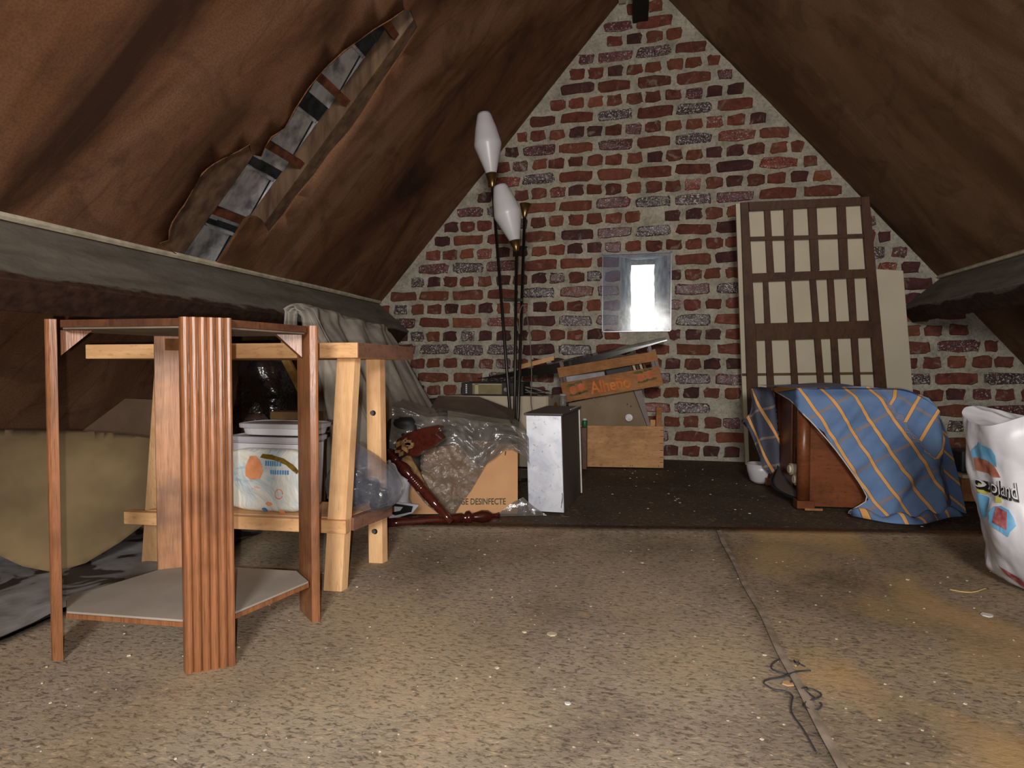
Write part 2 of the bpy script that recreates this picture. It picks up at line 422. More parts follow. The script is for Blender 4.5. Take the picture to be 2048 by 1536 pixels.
# what the torn lining bares: rafters, battens, tile undersides
out = -nL; sd = V((1, 0, SL)).normalized()        # out of the roof; up the slope
M['rafter'] = plain('grey_rafter', (112, 88, 66), (74, 54, 40), 9, .9, .3, (3, 3, .6))
M['rafterd'] = plain('dark_rafter', (92, 62, 44), (58, 38, 28), 9, .9, .3)
M['batten'] = plain('red_batten', (110, 62, 36), (72, 38, 24), 30, .8, .3)
M['tile'] = plain('tile_underside', (196, 196, 198), (112, 112, 118), 14, .95, .8, bd=.01, lo=.3, hi=.55)
M['tiled'] = plain('dark_tile', (70, 74, 78), (34, 38, 40), 20, .9, .6)
def roof_bar(name, y0, y1, z0, z1, d0, d1, m, bevel=.002):
    a = [V(eL(y, z)) + out * d0 for y, z in ((y0, z0), (y1, z0), (y1, z1), (y0, z1))]
    mb = MB(); mb.slab(a, out * (d1 - d0)); return mb.build(name, m, cl, bevel=bevel)
roof_bar('rafter', 1.985, 2.12, .55, 1.80, .006, .075, M['rafter'])
roof_bar('rafter', 1.60, 1.735, .55, 1.62, .006, .075, M['rafter'])
roof_bar('rafter', 1.45, 1.545, .55, 1.62, .03, .08, M['rafterd'])
for z in (1.035, 1.255, 1.47, 1.69): 
    mb = MB(); a = V(eL(1.40, z)) + out * .028; b = V(eL(2.16, z + .0)) + out * .028
    mb.obox((a + b) / 2, (b - a) / 2, sd * .014, out * .012); mb.build('batten', M['batten'], cl)
for r_, z in enumerate((.80, 1.00, 1.205, 1.425, 1.645)):
    for c_, (y0, y1) in enumerate(((1.42, 1.60), (1.62, 1.735), (1.737, 1.835), (1.842, 1.985), (1.99, 2.12))):
        z1 = z + .165; n0 = .055 + .012 * (c_ % 2)
        a = [V(eL(y, q)) + out * (n0 + (.028 if q == z1 else 0)) for y, q in ((y0, z), (y1, z), (y1, z1), (y0, z1))]
        mb = MB(); mb.slab(a, out * .011)
        p0, p1 = V(eL(y0, z1 + .004)) + out * (n0 + .02), V(eL(y1, z1 + .004)) + out * (n0 + .02)
        mb.obox((p0 + p1) / 2, (p1 - p0) / 2, sd * .006, out * .008)
        mb.build('tile', M['tile'] if (r_ * 5 + c_) not in (4, 11, 23, 17) else M['tiled'], cl, bevel=.002)
mb = MB(); mb.slab([V(eL(y, z)) + out * .115 for y, z in ((1.3, .5), (2.3, .5), (2.3, 2.0), (1.3, 2.0))], out * .01); mb.build('roof_underlay', M['tiled'], cl)

# ridge beam, purlins with their cream caulked upper edge
M['ridge'] = plain('black_beam', (34, 26, 20), (20, 14, 10), 8, .9, .2)
mb = MB(); mb.box((-.01, -2.1, 2.41), (.074, WY + .02, 2.62)); struct(mb.build('ridge_beam', M['ridge'], bevel=.003), 'black ridge beam running into the top of the gable')
mb = MB(); mb.box((-.085, -2.1, 2.515), (-.045, WY - .02, 2.53)); struct(mb.build('trim_3', plain('cream_lath', (196, 186, 160)), None), 'cream lath beside the ridge beam')
def m_purlin():
    t = NT('dusty_lit_purlin'); v = t.coord('UV'); a = t.noise(v, 5, 5, .6, .3); g = t.n('ShaderNodeSeparateXYZ'); t.l(v, g.inputs[0])
    b = t.noise(t.coord('Object'), 40, 4)
    top = t.ramp(a, [(.3, lin((96, 90, 80))), (.7, lin((128, 122, 112)))])
    low = t.ramp(b, [(.3, lin((50, 34, 26))), (.7, lin((76, 54, 42)))])
    s = t.math('ADD', g.outputs[1], t.math('MULTIPLY', a, .35))
    c = t.mix(t.ramp(s, [(.93, (0,) * 3), (.97, (1,) * 3)]), top, low)  # dust and flash light painted as grey on the upper face, dark stain below
    t.col(c); t.bump(b, .4, .004); t.set(.9, 0, .2); return t.m
M['purlin'] = m_purlin()
def purlin(A, sdv, nrm, w_, h_, side, lab):
    A = V(A); B = A + nrm * w_; C = B - sdv * h_; D = A - sdv * h_
    vs = []; ys = [-2.1, -1, 0, .5, 1, 1.5, 2, 2.5, 3, WY - .003]
    mb = MB(); n = len(ys)
    def dip(y): return V((nz((y, 0, side), .8, .004) - (3.3 - y) * .011 * (side == 1), 0, nz((y, 2, side), .8, .004) - (3.3 - y) * .013 * (side == 1)))
    def cyc(i, y):
        base = ((A, B, C, D)[i]); return V((base.x, y, base.z)) + dip(y)
    for y in ys: vs += [cyc(i, y) for i in range(4)]
    fs = [(k * 4 + i, k * 4 + (i + 1) % 4, (k + 1) * 4 + (i + 1) % 4, (k + 1) * 4 + i) for k in range(n - 1) for i in range(4)] + [(3, 2, 1, 0), tuple(4 * (n - 1) + i for i in range(4))]
    mb.add(vs, fs)
    def uv(p):
        d = (V((p.x, 0, p.z)) - V((A.x, 0, A.z))); return (p.y, max(0, min(1, d.dot(nrm) / w_)) * .75 + max(0, -d.dot(sdv)) / h_ * .3)
    o = mb.build('purlin', M['purlin'], None, uv=uv, bevel=.003); struct(o, lab); return A, dip
A, dip = purlin((-1.523, 0, .900), sd, nL, .26, .09, 1, 'dusty grey purlin along the left roof slope')
cream = plain('cream_edge', (206, 198, 174), (168, 160, 136), 25, .9, .3)
mb = MB(); 
mb.tube([V((A.x + .010, y, A.z + .009)) + dip(y) for y in (-2, -1, 0, .5, 1, 1.5, 2, 2.5, 3, 3.28)], .011, 6); struct(mb.build('trim_1', cream), 'cream caulked edge along the left purlin')
sr = V((-1, 0, SR)).normalized()
A, dip = purlin((1.516, 0, .955), sr, nR, .232, .09, 2, 'dusty grey purlin along the right roof slope')
mb = MB(); mb.tube([V((A.x - .008, y, A.z + .008)) + dip(y) for y in (-2, -1, 0, .5, 1, 1.5, 2, 2.5, 3, 3.28)], .009, 6); struct(mb.build('trim_2', cream), 'pale edge along the right purlin')
mb = MB(); mb.hexa([(LX - .2, -2.15, -.03), (RX + .2, -2.15, -.03), (AP[0], -2.15, AP[1] + .1)], [(LX - .2, -2.2, -.03), (RX + .2, -2.2, -.03), (AP[0], -2.2, AP[1] + .1)])
struct(mb.build('wall_rear', M['mortar']), 'plain rear gable behind the viewer')

# ---------------------------------------------------------------- walnut side table, four reeded board legs
def m_wood(name, c1, c2, dark, st=(7, 7, .7), rough=.45, spec=.4, bump=.25):
    t = NT(name); a = t.noise(t.coord('Object', st), 6, 6, .65, 1.2); b = t.noise(t.coord('Object'), 5, 4, .6); s = t.noise(t.coord('Object', (st[0] * 5, st[1] * 5, st[2] * 2)), 14, 2)
    c = t.ramp(a, [(.3, lin(c2)), (.65, lin(c1))]); c = t.mix(t.ramp(b, [(.3, (.75,) * 3), (.5, (0,) * 3)]), c, lin(dark))
    c = t.mix(t.ramp(s, [(.3, (.5,) * 3), (.45, (0,) * 3)]), c, lin(dark))
    t.col(c); t.bump(s, bump, .002); t.set(rough, 0, spec); return t.m
M['walnut'] = m_wood('worn_walnut', (150, 98, 64), (110, 70, 44), (68, 42, 28), (7, 7, .7), .34, .5)
M['walnut_in'] = m_wood('pale_walnut', (188, 138, 100), (150, 98, 66), (92, 66, 52))
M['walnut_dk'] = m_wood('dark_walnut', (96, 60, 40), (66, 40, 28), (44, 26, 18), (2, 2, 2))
M['ply'] = plain('grey_ply', (112, 98, 84), (84, 72, 60), 12, .85, .2)
M['lam'] = plain('grey_laminate', (158, 150, 140), (138, 130, 120), 5, .7, .05)
zt = .583
TF, TL, TR = V((-.679, .813, 0)), V((-.972, .806, 0)), V((-.630, 1.026, 0)); TB = TL + TR - TF
u_ = (TR - TL).normalized(); w_ = V((-u_.y, u_.x, 0)); c0 = (TF + TB) / 2
w2 = (TB - TF).normalized()
tb = empty('side_table', (c0.x, c0.y, 0), 'small open walnut side table with reeded board legs, nearest the viewer', 'side table')
def leg(c, tdir, ndir, m, lab=None):
    mb = MB(); hw = .0375; prof = []
    N_ = 6
    for k in range(N_):
        for q in range(6):
            a = math.pi * q / 5; x = -hw + (k + .5 - .5 * math.cos(a) * .96) * 2 * hw / N_
            prof.append((x, .006 + .0065 * math.sin(a) ** .8))
    prof = [(-hw, -.0045)] + prof + [(hw, -.0045)]
    P = [c + tdir * x + ndir * y for x, y in prof]
    mb.hexa([p + V((0, 0, .008)) for p in P], [p + V((0, 0, zt)) for p in P])
    o = mb.build('leg', m, tb)
    if lab: o['label'] = lab
    return o
leg(TF, u_, -w2, M['walnut'])
leg(TL, w2, -u_, M['walnut'])
leg(TR, w2, u_, M['walnut'])
leg(TB, u_, w2, M['walnut_in'], 'paler smooth inner face of the back board leg')
def octo(z0, z1, inset, name, m, lab=None):
    r = .0365; k = inset
    P = [TF + w2 * k - u_ * r, TF + w2 * k + u_ * r, TR - u_ * k - w2 * r, TR - u_ * k + w2 * r, TB - w2 * k + u_ * r, TB - w2 * k - u_ * r, TL + u_ * k + w2 * r, TL + u_ * k - w2 * r]
    mb = MB(); mb.hexa([p + V((0, 0, z0)) for p in P], [p + V((0, 0, z1)) for p in P]); o = mb.build(name, m, tb)
    if lab: o['label'] = lab
    return o, P
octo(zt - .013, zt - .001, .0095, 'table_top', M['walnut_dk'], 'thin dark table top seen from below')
octo(zt - .0165, zt - .0135, .013, 'top_lining', M['ply'])
octo(.078, .086, .0095, 'shelf', M['walnut'], 'low shelf board with a worn walnut edge')
octo(.0865, .090, .0105, 'shelf_cover', M['lam'], 'pale grey laminate on the low shelf')
for c, n1, n2 in ((TL, u_, w2), (TR, -u_, w2)):
    mb = MB(); b = c + n1 * .0095
    mb.hexa([b + V((0, 0, zt - .0165)) - n2 * .008, b + V((0, 0, zt - .06)) - n2 * .008, b + n1 * .045 + V((0, 0, zt - .0165)) - n2 * .008],
            [b + V((0, 0, zt - .0165)) + n2 * .008, b + V((0, 0, zt - .06)) + n2 * .008, b + n1 * .045 + V((0, 0, zt - .0165)) + n2 * .008])
    mb.build('corner_block', M['walnut'], tb)
mb = MB(); b = TB - w2 * .0145
mb.obox(b + w2 * .0045 + V((0, 0, zt - .033)) + u_ * .005, u_ * .024, w2 * .001, (0, 0, .012)); o = mb.build('glue_patch', plain('glue_scar', (120, 76, 38), (90, 56, 28), 60, .9, .4), tb)

# ---------------------------------------------------------------- pine work bench
M['pine'] = m_wood('bare_pine', (226, 184, 136), (204, 158, 110), (178, 130, 92), (5, 5, .6), .65, .3, .15)
M['pine_x'] = m_wood('bare_pine_board', (224, 178, 128), (202, 154, 106), (170, 122, 84), (.6, 5, 5), .65, .3, .15)
M['pine_end'] = m_wood('brown_pine', (134, 98, 80), (110, 78, 62), (84, 58, 46), (3, .8, 3), .8, .2, .2)  # browner pine for the bench's end faces
FR, FL, BR = V((-.614, 1.159, .137)), V((-1.133, 1.130, .137)), V((-.584, 1.305, .137))
e1 = (FL - FR); e2 = (BR - FR); e1n, e2n = e1.normalized(), e2.normalized()
bench = empty('work_bench', (-.87, 1.22, 0), 'bare pine bench with a low shelf behind the walnut side table', 'bench')
def quad_board(name, P, z0, z1, m, bev=.002, lab=None):
    mb = MB(); mb.hexa([V((p.x, p.y, z0)) for p in P], [V((p.x, p.y, z1)) for p in P]); o = mb.build(name, m, bench, bevel=bev)
    if lab: o['label'] = lab
    return o
A0 = V((-0.5822, 1.15, 0.5562)); A1 = V((-1.261, 1.12, 0.5611)); 
tp = [A0, V((-0.5672, 1.43, 0.571)), V((-0.5672, 1.43, 0.571)) + (A1 - A0), A1]
zt0, zt1 = .524, .5575
quad_board('bench_top', tp, zt0, zt1, M['pine_x'])
ev = (tp[1] - tp[0]); en = V((ev.y, -ev.x, 0)).normalized()
if en.x < 0: en = -en
mb = MB(); mb.hexa([V((p.x, p.y, zt0 + .0006)) for p in (tp[0], tp[0] + en * .0022, tp[1] + en * .0022, tp[1])], [V((p.x, p.y, zt1 - .0006)) for p in (tp[0], tp[0] + en * .0022, tp[1] + en * .0022, tp[1])])
o = mb.build('end_grain', M['pine_end'], bench); o['label'] = 'brown end of the bench top'
def rail(a, b, name, m, th=.02, z0=.137, z1=.166):
    d = (b - a).normalized(); n = V((-d.y, d.x, 0)) 
    if n.y < 0 and abs(n.y) > abs(n.x): n = -n
    if abs(n.x) > abs(n.y) and n.x > 0: n = -n
    mb = MB(); P = [a, b, b + n * th, a + n * th]
    mb.hexa([V((p.x, p.y, z0)) for p in P], [V((p.x, p.y, z1)) for p in P]); return mb.build(name, m, bench, bevel=.0015)
rail(FR - e2n * .006, FL - e1n * -.03 - e2n * .006, 'shelf_rail', M['pine_end2'] if 'pine_end2' in M else M['pine_x'])
o = rail(FR + e2n * .021 , BR + e2n * .02, 'shelf_rail', M['pine_end']); o['label'] = 'brown end rail of the low shelf'
quad_board('shelf_board', [FR + e2n * .021 - V((.022, 0, 0)), BR + e2n * .02 - V((.022, 0, 0)), BR + e1 + e2n * .02, FL + e2n * .021], .150, .1655, M['pine_x'])
def post(bot, top, z1, hx, hy, lab=None, holes=(), z0=.007, push=0):
    mb = MB(); b, t = V(bot), V(top)
    X1 = e1n * -hx; Y1 = e2n * hy
    b = b + Y1; t = t + Y1
    mb.hexa([V((p.x, p.y, z0)) for p in (b - X1 - Y1, b + X1 - Y1, b + X1 + Y1, b - X1 + Y1)], [V((p.x, p.y, z1)) for p in (t - X1 - Y1, t + X1 - Y1, t + X1 + Y1, t - X1 + Y1)])
    o = mb.build('leg', M['pine'], bench, bevel=.002)
    if lab: o['label'] = lab
    for f_ in holes:
        c = b.lerp(t, f_) - Y1; c.z = z0 + (z1 - z0) * f_; h = MB()
        h.lathe(c - e2n * .0012, c + e2n * .003, [(0, .0068), (.5, .0068), (1, .006)], 14); q = h.build('bolt_hole', M['ridge'], o); 
        q.location = root_loc(q) * 0
        q.location = (0, 0, 0)
        h = MB(); h.lathe(c - e2n * .0016 - X1.normalized() * .003, c - e2n * .0006 - X1.normalized() * .003, [(0, .0058), (1, .0058)], 12); h.build('bolt', M['bolt'], o)
    return o
M['bolt'] = plain('bolt_steel', (150, 146, 150), (110, 106, 110), 50, .4, .1, metal=.6)
post(V((-0.6482, 1.1515, 0)) + e2n * .0, V((-0.6324, 1.175, 0.5245)) + e2n * .012, zt0, .0215, .0115)
post((-0.6344, 1.3421, 0), (-0.6355, 1.335, 0.5312), zt0, .0185, .012, 'rear right leg with two bolt holes', (.16, .74))
post((-1.182, 1.2088, 0), (-1.0655, 1.14, 0.5255), zt0, .0215, .016)
post((-1.1334, 1.36, 0.0041), (-1.0576, 1.3, 0.5285), zt0, .0215, .014)

# things on the bench shelf (top of the shelf at .166)
M['tub'] = plain('white_tub', (206, 204, 206), (186, 184, 188), 5, .35, .05, spec=.6)
M['lid'] = plain('grey_lid', (176, 174, 178), (158, 156, 162), 5, .35, .05, spec=.6)
def tub(x, y, z, hw, hd, h, lab, lid=True):
    e = empty('plastic_tub', (x, y, z), lab, 'tub')
    def ring(k, sc, zz):
        a = 2 * math.pi * k / 32; c, s = math.cos(a), math.sin(a)
        return (x + math.copysign(abs(c) ** .45, c) * hw * sc, y + math.copysign(abs(s) ** .45, s) * hd * sc, z + zz)
    def body(prof, name, m):
        mb = MB(); vs = []; fs = []
        for sc, zz in prof: vs += [ring(k, sc, zz) for k in range(32)]
        for j in range(len(prof) - 1): fs += [(j * 32 + i, j * 32 + (i + 1) % 32, (j + 1) * 32 + (i + 1) % 32, (j + 1) * 32 + i) for i in range(32)]
        fs += [tuple(range(31, -1, -1)), tuple((len(prof) - 1) * 32 + i for i in range(32))]
        mb.add(vs, fs); return mb.build(name, m, e, smooth=False, bevel=.0015)
    body([(.90, .0015), (.97, h * .9)], 'tub_body', M['tub'])
    body([(.985, h * .9 + .001), (.985, h - .012), (1.03, h - .012), (1.04, h - .002), (.98, h), (.95, h - .004)], 'lid', M['lid'])
    return e
tub(-.858, 1.273, .166, .112, .053, .172, 'grey-white plastic tub on the bench shelf, lower of the two')
tub(-.838, 1.273, .3395, .104, .052, .030, 'flat lidded white plastic tub on top of the other tub')
# printed parcel bag
def m_bagprint():
    t = NT('printed_bag'); v = t.coord('Object'); a = t.noise(v, 9, 4, .6, 1); f = t.noise(v, 40, 3)
    c = t.ramp(a, [(.35, lin((176, 190, 196))), (.5, lin((206, 208, 202))), (.65, lin((214, 206, 188)))])
    s = t.noise(t.coord('Object', (1, 1, 2.2)), 26, 2, .5, .3)
    c = t.mix(t.ramp(s, [(.70, (0,) * 3), (.73, (.6,) * 3)]), c, lin((222, 140, 100)))
    s2 = t.noise(t.coord('Object', (1, 1, 3)), 14, 2, .5, .8)
    c = t.mix(t.ramp(s2, [(.62, (0,) * 3), (.70, (.5,) * 3)]), c, lin((120, 166, 190)))
    t.col(c); t.bump(a, .6, .02); t.set(.32, 0, .5); return t.m
M['pbag'] = m_bagprint()
def blob(cx_, cy_, z0, z1, hw, hd, amp, sc, q=.4, taper=.9, nu=64, nv=28, seed=0):
    def f(u, v_):
        a = 2 * math.pi * u; c, s = math.cos(a), math.sin(a)
        k = 1 - (1 - taper) * v_ 
        e = min(1, math.sin(math.pi * min(1, max(0, v_ * .92 + .04))) * 3.2) ** .5
        x = cx_ + math.copysign(abs(c) ** q, c) * hw * k * e; y = cy_ + math.copysign(abs(s) ** q, s) * hd * k * e
        p = V((x, y, z0 + (z1 - z0) * v_))
        n = V((c, s, 0))
        d = nz(p, sc, amp, seed) + nz(p, sc * 2.7, amp * .5, seed + 3)
        if v_ in (0, 1): d = 0
        return p + n * d
    mb = MB(); mb.grid(nu, nv, f, closed=True)
    W = nu; k = len(mb.v); mb.add([], [])
    mb.f.append(tuple(range(W - 1, -1, -1))); mb.f.append(tuple(nv * W + i for i in range(W)))
    return mb, f
mb, bf = blob(-.835, 1.205, .1672, .312, .108, .018, .006, 14, .5, .96)
pb = empty('printed_plastic_bag', (-.80, 1.205, .167), 'white plastic bag with orange and blue print standing on the bench shelf', 'bag')
mb.build('bag_body', M['pbag'], pb, smooth=True)
M['orange'] = plain('orange_print', (226, 158, 112), (206, 132, 88), 40, .5, .1)
M['blue'] = plain('blue_print', (84, 142, 186), (60, 116, 168), 40, .5, .1)
M['gold'] = plain('olive_gold_band', (124, 98, 20), (74, 56, 14), 30, .35, .3, spec=.7)
def bagpt(x, z, off=.004):     # front surface of the bag at world x, z
    best = None; v_ = min(.97, (z - .1672) / (.312 - .1672))
    for i in range(60):
        u = .5 + .5 * i / 59; p = bf(u, v_); d = abs(p.x - x)
        if best is None or d < best[0]: best = (d, p)
    return V((x, best[1].y - off, z))
def decal(name, outline, m, parent, fn, step=.006):
    mb = MB(); mb.surf(outline, [], step, lambda a, b: fn(a, b)); return mb.build(name, m, parent, smooth=True)
def oval(cx_, cz, rx, rz, wob=.1, n=18): return [(cx_ + rx * math.cos(2 * math.pi * i / n) * (1 + R.uniform(-wob, wob)), cz + rz * math.sin(2 * math.pi * i / n) * (1 + R.uniform(-wob, wob))) for i in range(n)]
def bx(px, py):   # photo survey of the bag's face, as x, z on it
    return ((-0.8938, 1.18, 0.3051)[0] + (px - 482) * ((-0.7412, 1.18, 0.3096)[0] - (-0.8938, 1.18, 0.3051)[0]) / 118, .300 - (py - 905) * .00112)
decal('orange_blob', [bx(*p) for p in ((488, 928), (497, 908), (510, 907), (519, 920), (524, 938), (517, 955), (500, 957), (488, 950))], M['orange'], pb, bagpt)
for q in range(7):
    x, z = bx(530 + q * 4.6, 927); decal('blue_lettering', [(x, z), (x + .0042, z + .001), (x + .0044, z + .012), (x + .0004, z + .0125)], M['blue'], pb, bagpt, .01)
for q in range(8):
    x, z = bx(539 + q * 4.6, 944); decal('blue_lettering', [(x, z), (x + .0042, z), (x + .0044, z + .010), (x + .0004, z + .010)], M['blue'], pb, bagpt, .01)
decal('gold_band', [bx(*p) for p in ((520, 910), (524, 902), (545, 903), (566, 910), (584, 922), (594, 936), (590, 942), (583, 936), (572, 924), (550, 914))], M['gold'], pb, lambda a, b: bagpt(a, b, .007))
mb = MB(); cc = bx(555, 985); mb.tube([bagpt(cc[0] + .010 * math.cos(a * .42), cc[1] + .011 * math.sin(a * .42), .003) for a in range(15)], .0012, 4); mb.build('ring_print', M['orange'], pb)
for p_ in ((536, 1006), (560, 1022), (533, 1027)): decal('orange_mark', oval(*bx(*p_), .008, .005, .2, 10), M['orange'], pb, bagpt)
decal('blue_mark', oval(*bx(524, 1020), .008, .006, .15, 10), M['blue'], pb, bagpt)

# clear bag of glossy bits at the right end of the shelf
M['clear'] = film('clear_film', (120, 124, 136), .30, .08, 30, .8, .01)
M['glossblk'] = plain('glossy_black', (34, 36, 42), (18, 18, 22), 18, .18, .7, spec=.9, bd=.02)
cb = empty('clear_bag', (-.60, 1.25, .166), 'clear plastic bag of dark glossy pieces slumped at the right end of the bench shelf', 'bag')
def cbf(u, v_):
    a = 2 * math.pi * u; c, s = math.cos(a), math.sin(a)
    prof = math.sin(math.pi * (v_ * .86 + .12)) ** .7
    x = -.625 + .105 * v_ * (1 - v_) - .02 * v_ + c * .072 * prof * (1 - .5 * v_); y = 1.262 + s * .055 * prof
    p = V((x, y, .1675 + .155 * v_)); p += V((c, s, 0)) * (nz(p, 16, .012) + nz(p, 45, .005))
    if c > .3: p.x += .03 * (1 - v_) * c
    return p
mb = MB(); mb.grid(48, 24, cbf, closed=True); mb.build('bag_film', M['clear'], cb, smooth=True)
for k, (x, z, r_) in enumerate(((-.655, .20, .026), (-.61, .215, .024), (-.585, .193, .024), (-.64, .245, .02))):
    b_, _ = blob(x, 1.262, z - r_, z + r_, r_, r_ * .9, .004, 40, .9, 1, 18, 10, k); b_.build('glossy_piece', M['glossblk'], cb, smooth=True)
# grey and white striped roll behind
M['rollw'] = plain('roll_pale', (170, 170, 172), (140, 140, 144), 30, .5, .1); M['rolld'] = plain('roll_dark', (74, 76, 80), (50, 52, 56), 30, .5, .1)
rl = empty('tape_roll', (-.70, 1.275, .2), 'grey and white striped roll squeezed behind the clear bag', 'roll')
for k in range(4):
    mb = MB(); x = -.70 + k * .011; mb.lathe((x, 1.255, .228), (x + .0105, 1.255, .228), [(0, .036), (0, .038), (1, .038), (1, .036)], 24); mb.build('band', M['rollw'] if k % 2 else M['rolld'], rl)

# ---------------------------------------------------------------- black sack, stick and boards in the dark behind the bench
M['sack'] = plain('black_sack', (30, 26, 26), (12, 10, 10), 10, .22, .9, spec=.8, bd=.03)
mb, _ = blob(-1.30, 1.86, .003, .56, .15, .15, .03, 6, .8, .55, 60, 40, 5); tag(mb.build('black_sack', M['sack'], smooth=True), 'black glossy sack standing in the dark behind the bench', 'sack')
mb, _ = blob(-1.16, 1.60, .003, .36, .06, .05, .012, 9, .8, .6, 40, 30, 8); tag(mb.build('brown_bag', plain('brown_film', (92, 74, 66), (60, 48, 44), 14, .15, .9, spec=.9, bd=.02), smooth=True), 'brown glinting plastic bag behind the printed bag', 'bag')
mb = MB(); a, b = V((-1.1469, 1.72, 0.5633)), V((-1.0301, 1.66, 0.4249)); mb.obox((a + b) / 2, (b - a) / 2, V((0, .008, 0)), V((.011, 0, .006))); tag(mb.build('wooden_stick', plain('olive_stick', (128, 96, 44), (96, 70, 30), 30, .8, .2), bevel=.002), 'short olive-brown stick leaning in the dark behind the bench', 'stick')
bxm = plain('dim_card', (112, 84, 50), (88, 64, 38), 12, .9, .1)
mb = MB(); mb.box((-1.08, 1.56, .001), (-.93, 1.62, .37)); tag(mb.build('cardboard_box', bxm, bevel=.002), 'plain brown carton behind the black sack under the bench top', 'box')

# ---------------------------------------------------------------- dust sheet over a leaning slab
M['sheetc'] = plain('dust_sheet', (172, 164, 152), (140, 134, 126), 10, .95, .5, spec=.1, bd=.006)
M['wpanel'] = plain('cream_board', (190, 182, 162), (172, 164, 144), 8, .7, .1)
sl = empty('leaning_slab', (-1.05, 2.3, 0), 'pale slab leaning on the left purlin under a dust sheet', 'panel')
mb = MB(); mb.hexa([(-.80, 2.00, .004), (-.80, 2.70, .004), (-.845, 2.70, .004), (-.845, 2.00, .004)], [(-1.205, 2.00, .70), (-1.205, 2.70, .70), (-1.25, 2.70, .70), (-1.25, 2.00, .70)])
mb.build('board', M['wpanel'], sl, bevel=.003)
mb = MB(); mb.hexa([(-.86, 2.02, .004), (-.86, 2.55, .004), (-.97, 2.55, .004), (-.97, 2.02, .004)], [(-1.213, 2.02, .70), (-1.213, 2.55, .70), (-1.262, 2.55, .70), (-1.262, 2.02, .70)])
mb.build('padding', plain('foam', (150, 140, 120), None, 10), sl)
# cloth: cross profile front bottom -> over the top -> back, with the end gathered towards the viewer
prof = [(-.775, .02), (-.88, .19), (-.985, .37), (-1.09, .55), (-1.165, .68), (-1.185, .722), (-1.215, .742), (-1.255, .745), (-1.275, .735), (-1.285, .71), (-1.30, .60)]
def sheetf(u, v_):
    k = v_ * (len(prof) - 1); i = min(int(k), len(prof) - 2); fr_ = k - i
    x = prof[i][0] * (1 - fr_) + prof[i + 1][0] * fr_; z = prof[i][1] * (1 - fr_) + prof[i + 1][1] * fr_
    y = 1.955 + .685 * u
    s = v_ * 1.2; y -= 0.02 * math.sin(u * 6) 
    z += .035 * u * (v_ > .35) * min(1, (v_ - .35) * 5) * -1.0
    fold = math.sin((u * 5.2 + (1 - v_) * 2.6) * math.pi * 1.6) * .008 * (1 - u) ** .6 * (1.6 - 1.3 * min(1, v_ * 1.6)) + nz((u * 2, v_ * 3 - u * 2, 0), 2.0, .026) + nz((u * 9, v_ * 3 - u * 3, 2), 1.6, .010)
    w2_ = min(1, abs(v_ - .62) * 5 + .35)
    return V((x + fold * .85 * w2_ + .006, y, z + fold * .5 * w2_ + .004))
mb = MB(); mb.grid(70, 60, sheetf)
def endf(u, v_):       # gathered end hanging towards the viewer
    p = sheetf(0, v_); c = V((-1.245, 1.985, .5)); zt_ = p.z
    q = V((-1.235 + .08 * (1 - v_) ** 2, 1.975, p.z * .97 - .01))
    r_ = p.lerp(q, u); r_.y = 1.955 - .035 * math.sin(u * math.pi) + .018 * math.sin(u * 19 + v_ * 5) * (1 - abs(2 * u - 1)) + nz((u * 3, v_ * 4, 7), 2, .014)
    return r_
mb.grid(26, 60, endf)
tag(mb.build('dust_sheet', M['sheetc'], smooth=True, thick=.002), 'off-white dust sheet draped over the slab leaning on the left purlin', 'cloth', None)

# ---------------------------------------------------------------- left corner: curling board, lining scrap, tarpaulin, bricks
M['curlb'] = plain('curling_fibreboard', (128, 108, 76), (92, 76, 54), 4, .92, .3)
cv = [(-1.3097, 1.0598, 0.02), (-1.42, 1.0421, 0.1073), (-1.46, 1.0769, 0.3502)]
poly = [(95,1157)]
def P_curl(a, b, d=0):     # a,b: metres along / up the board's plane through its tip
    base = V((-1.352, 1.112, .012)); ax = V((.76, .65, 0)).normalized(); up = V((-.22, .20, .95)).normalized()
    top = max(0, b - .24); bend = top * top * 5.5
    return base + ax * a + up * b + V((-.66, .56, 0)) * (bend + .09 * max(0, a) ** 1.4) + V((-.5, .6, 0)) * nz((a, b, 0), 3, .012)
ol = [(0, 0), (-.06, .025), (-.20, .13), (-.33, .22), (-.33, .365), (-.20, .350), (-.08, .348), (.04, .340), (.15, .325), (.245, .305), (.36, .27), (.34, .19), (.22, .115), (.13, .05), (.06, .012)]
mb = MB(); mb.surf(ol, [], .02, P_curl); tag(mb.build('curling_fibreboard', M['curlb'], smooth=True, thick=.007), 'yellowish sheet of fibreboard sagging to a point in the left corner', 'board')
M['scrap'] = plain('brown_scrap', (104, 82, 64), (84, 64, 50), 6, .9, .2)
mb = MB(); mb.slab([(-1.9885, 1.72, 0.2558), (-1.8305, 1.78, 0.3913), (-1.714, 1.84, 0.3839), (-1.722, 1.84, -0.0502), (-1.9955, 1.72, -0.0345)], (0, .012, 0)); tag(mb.build('fibreboard_scrap', M['scrap'], bevel=.002), 'cracked brown lining scrap propped behind the curling fibreboard', 'board')
mb = MB(); mb.slab([(-1.5668, 1.47, -0.0349), (-1.497, 1.47, 0.0695), (-1.4032, 1.5, 0.0824), (-1.4053, 1.5, -0.0338)], (0, .012, 0)); tag(mb.build('cardboard_scrap', plain('tan_card', (168, 128, 86), (146, 108, 70), 12, .9, .1)), 'tan cardboard scrap low behind the bench left leg', 'cardboard')
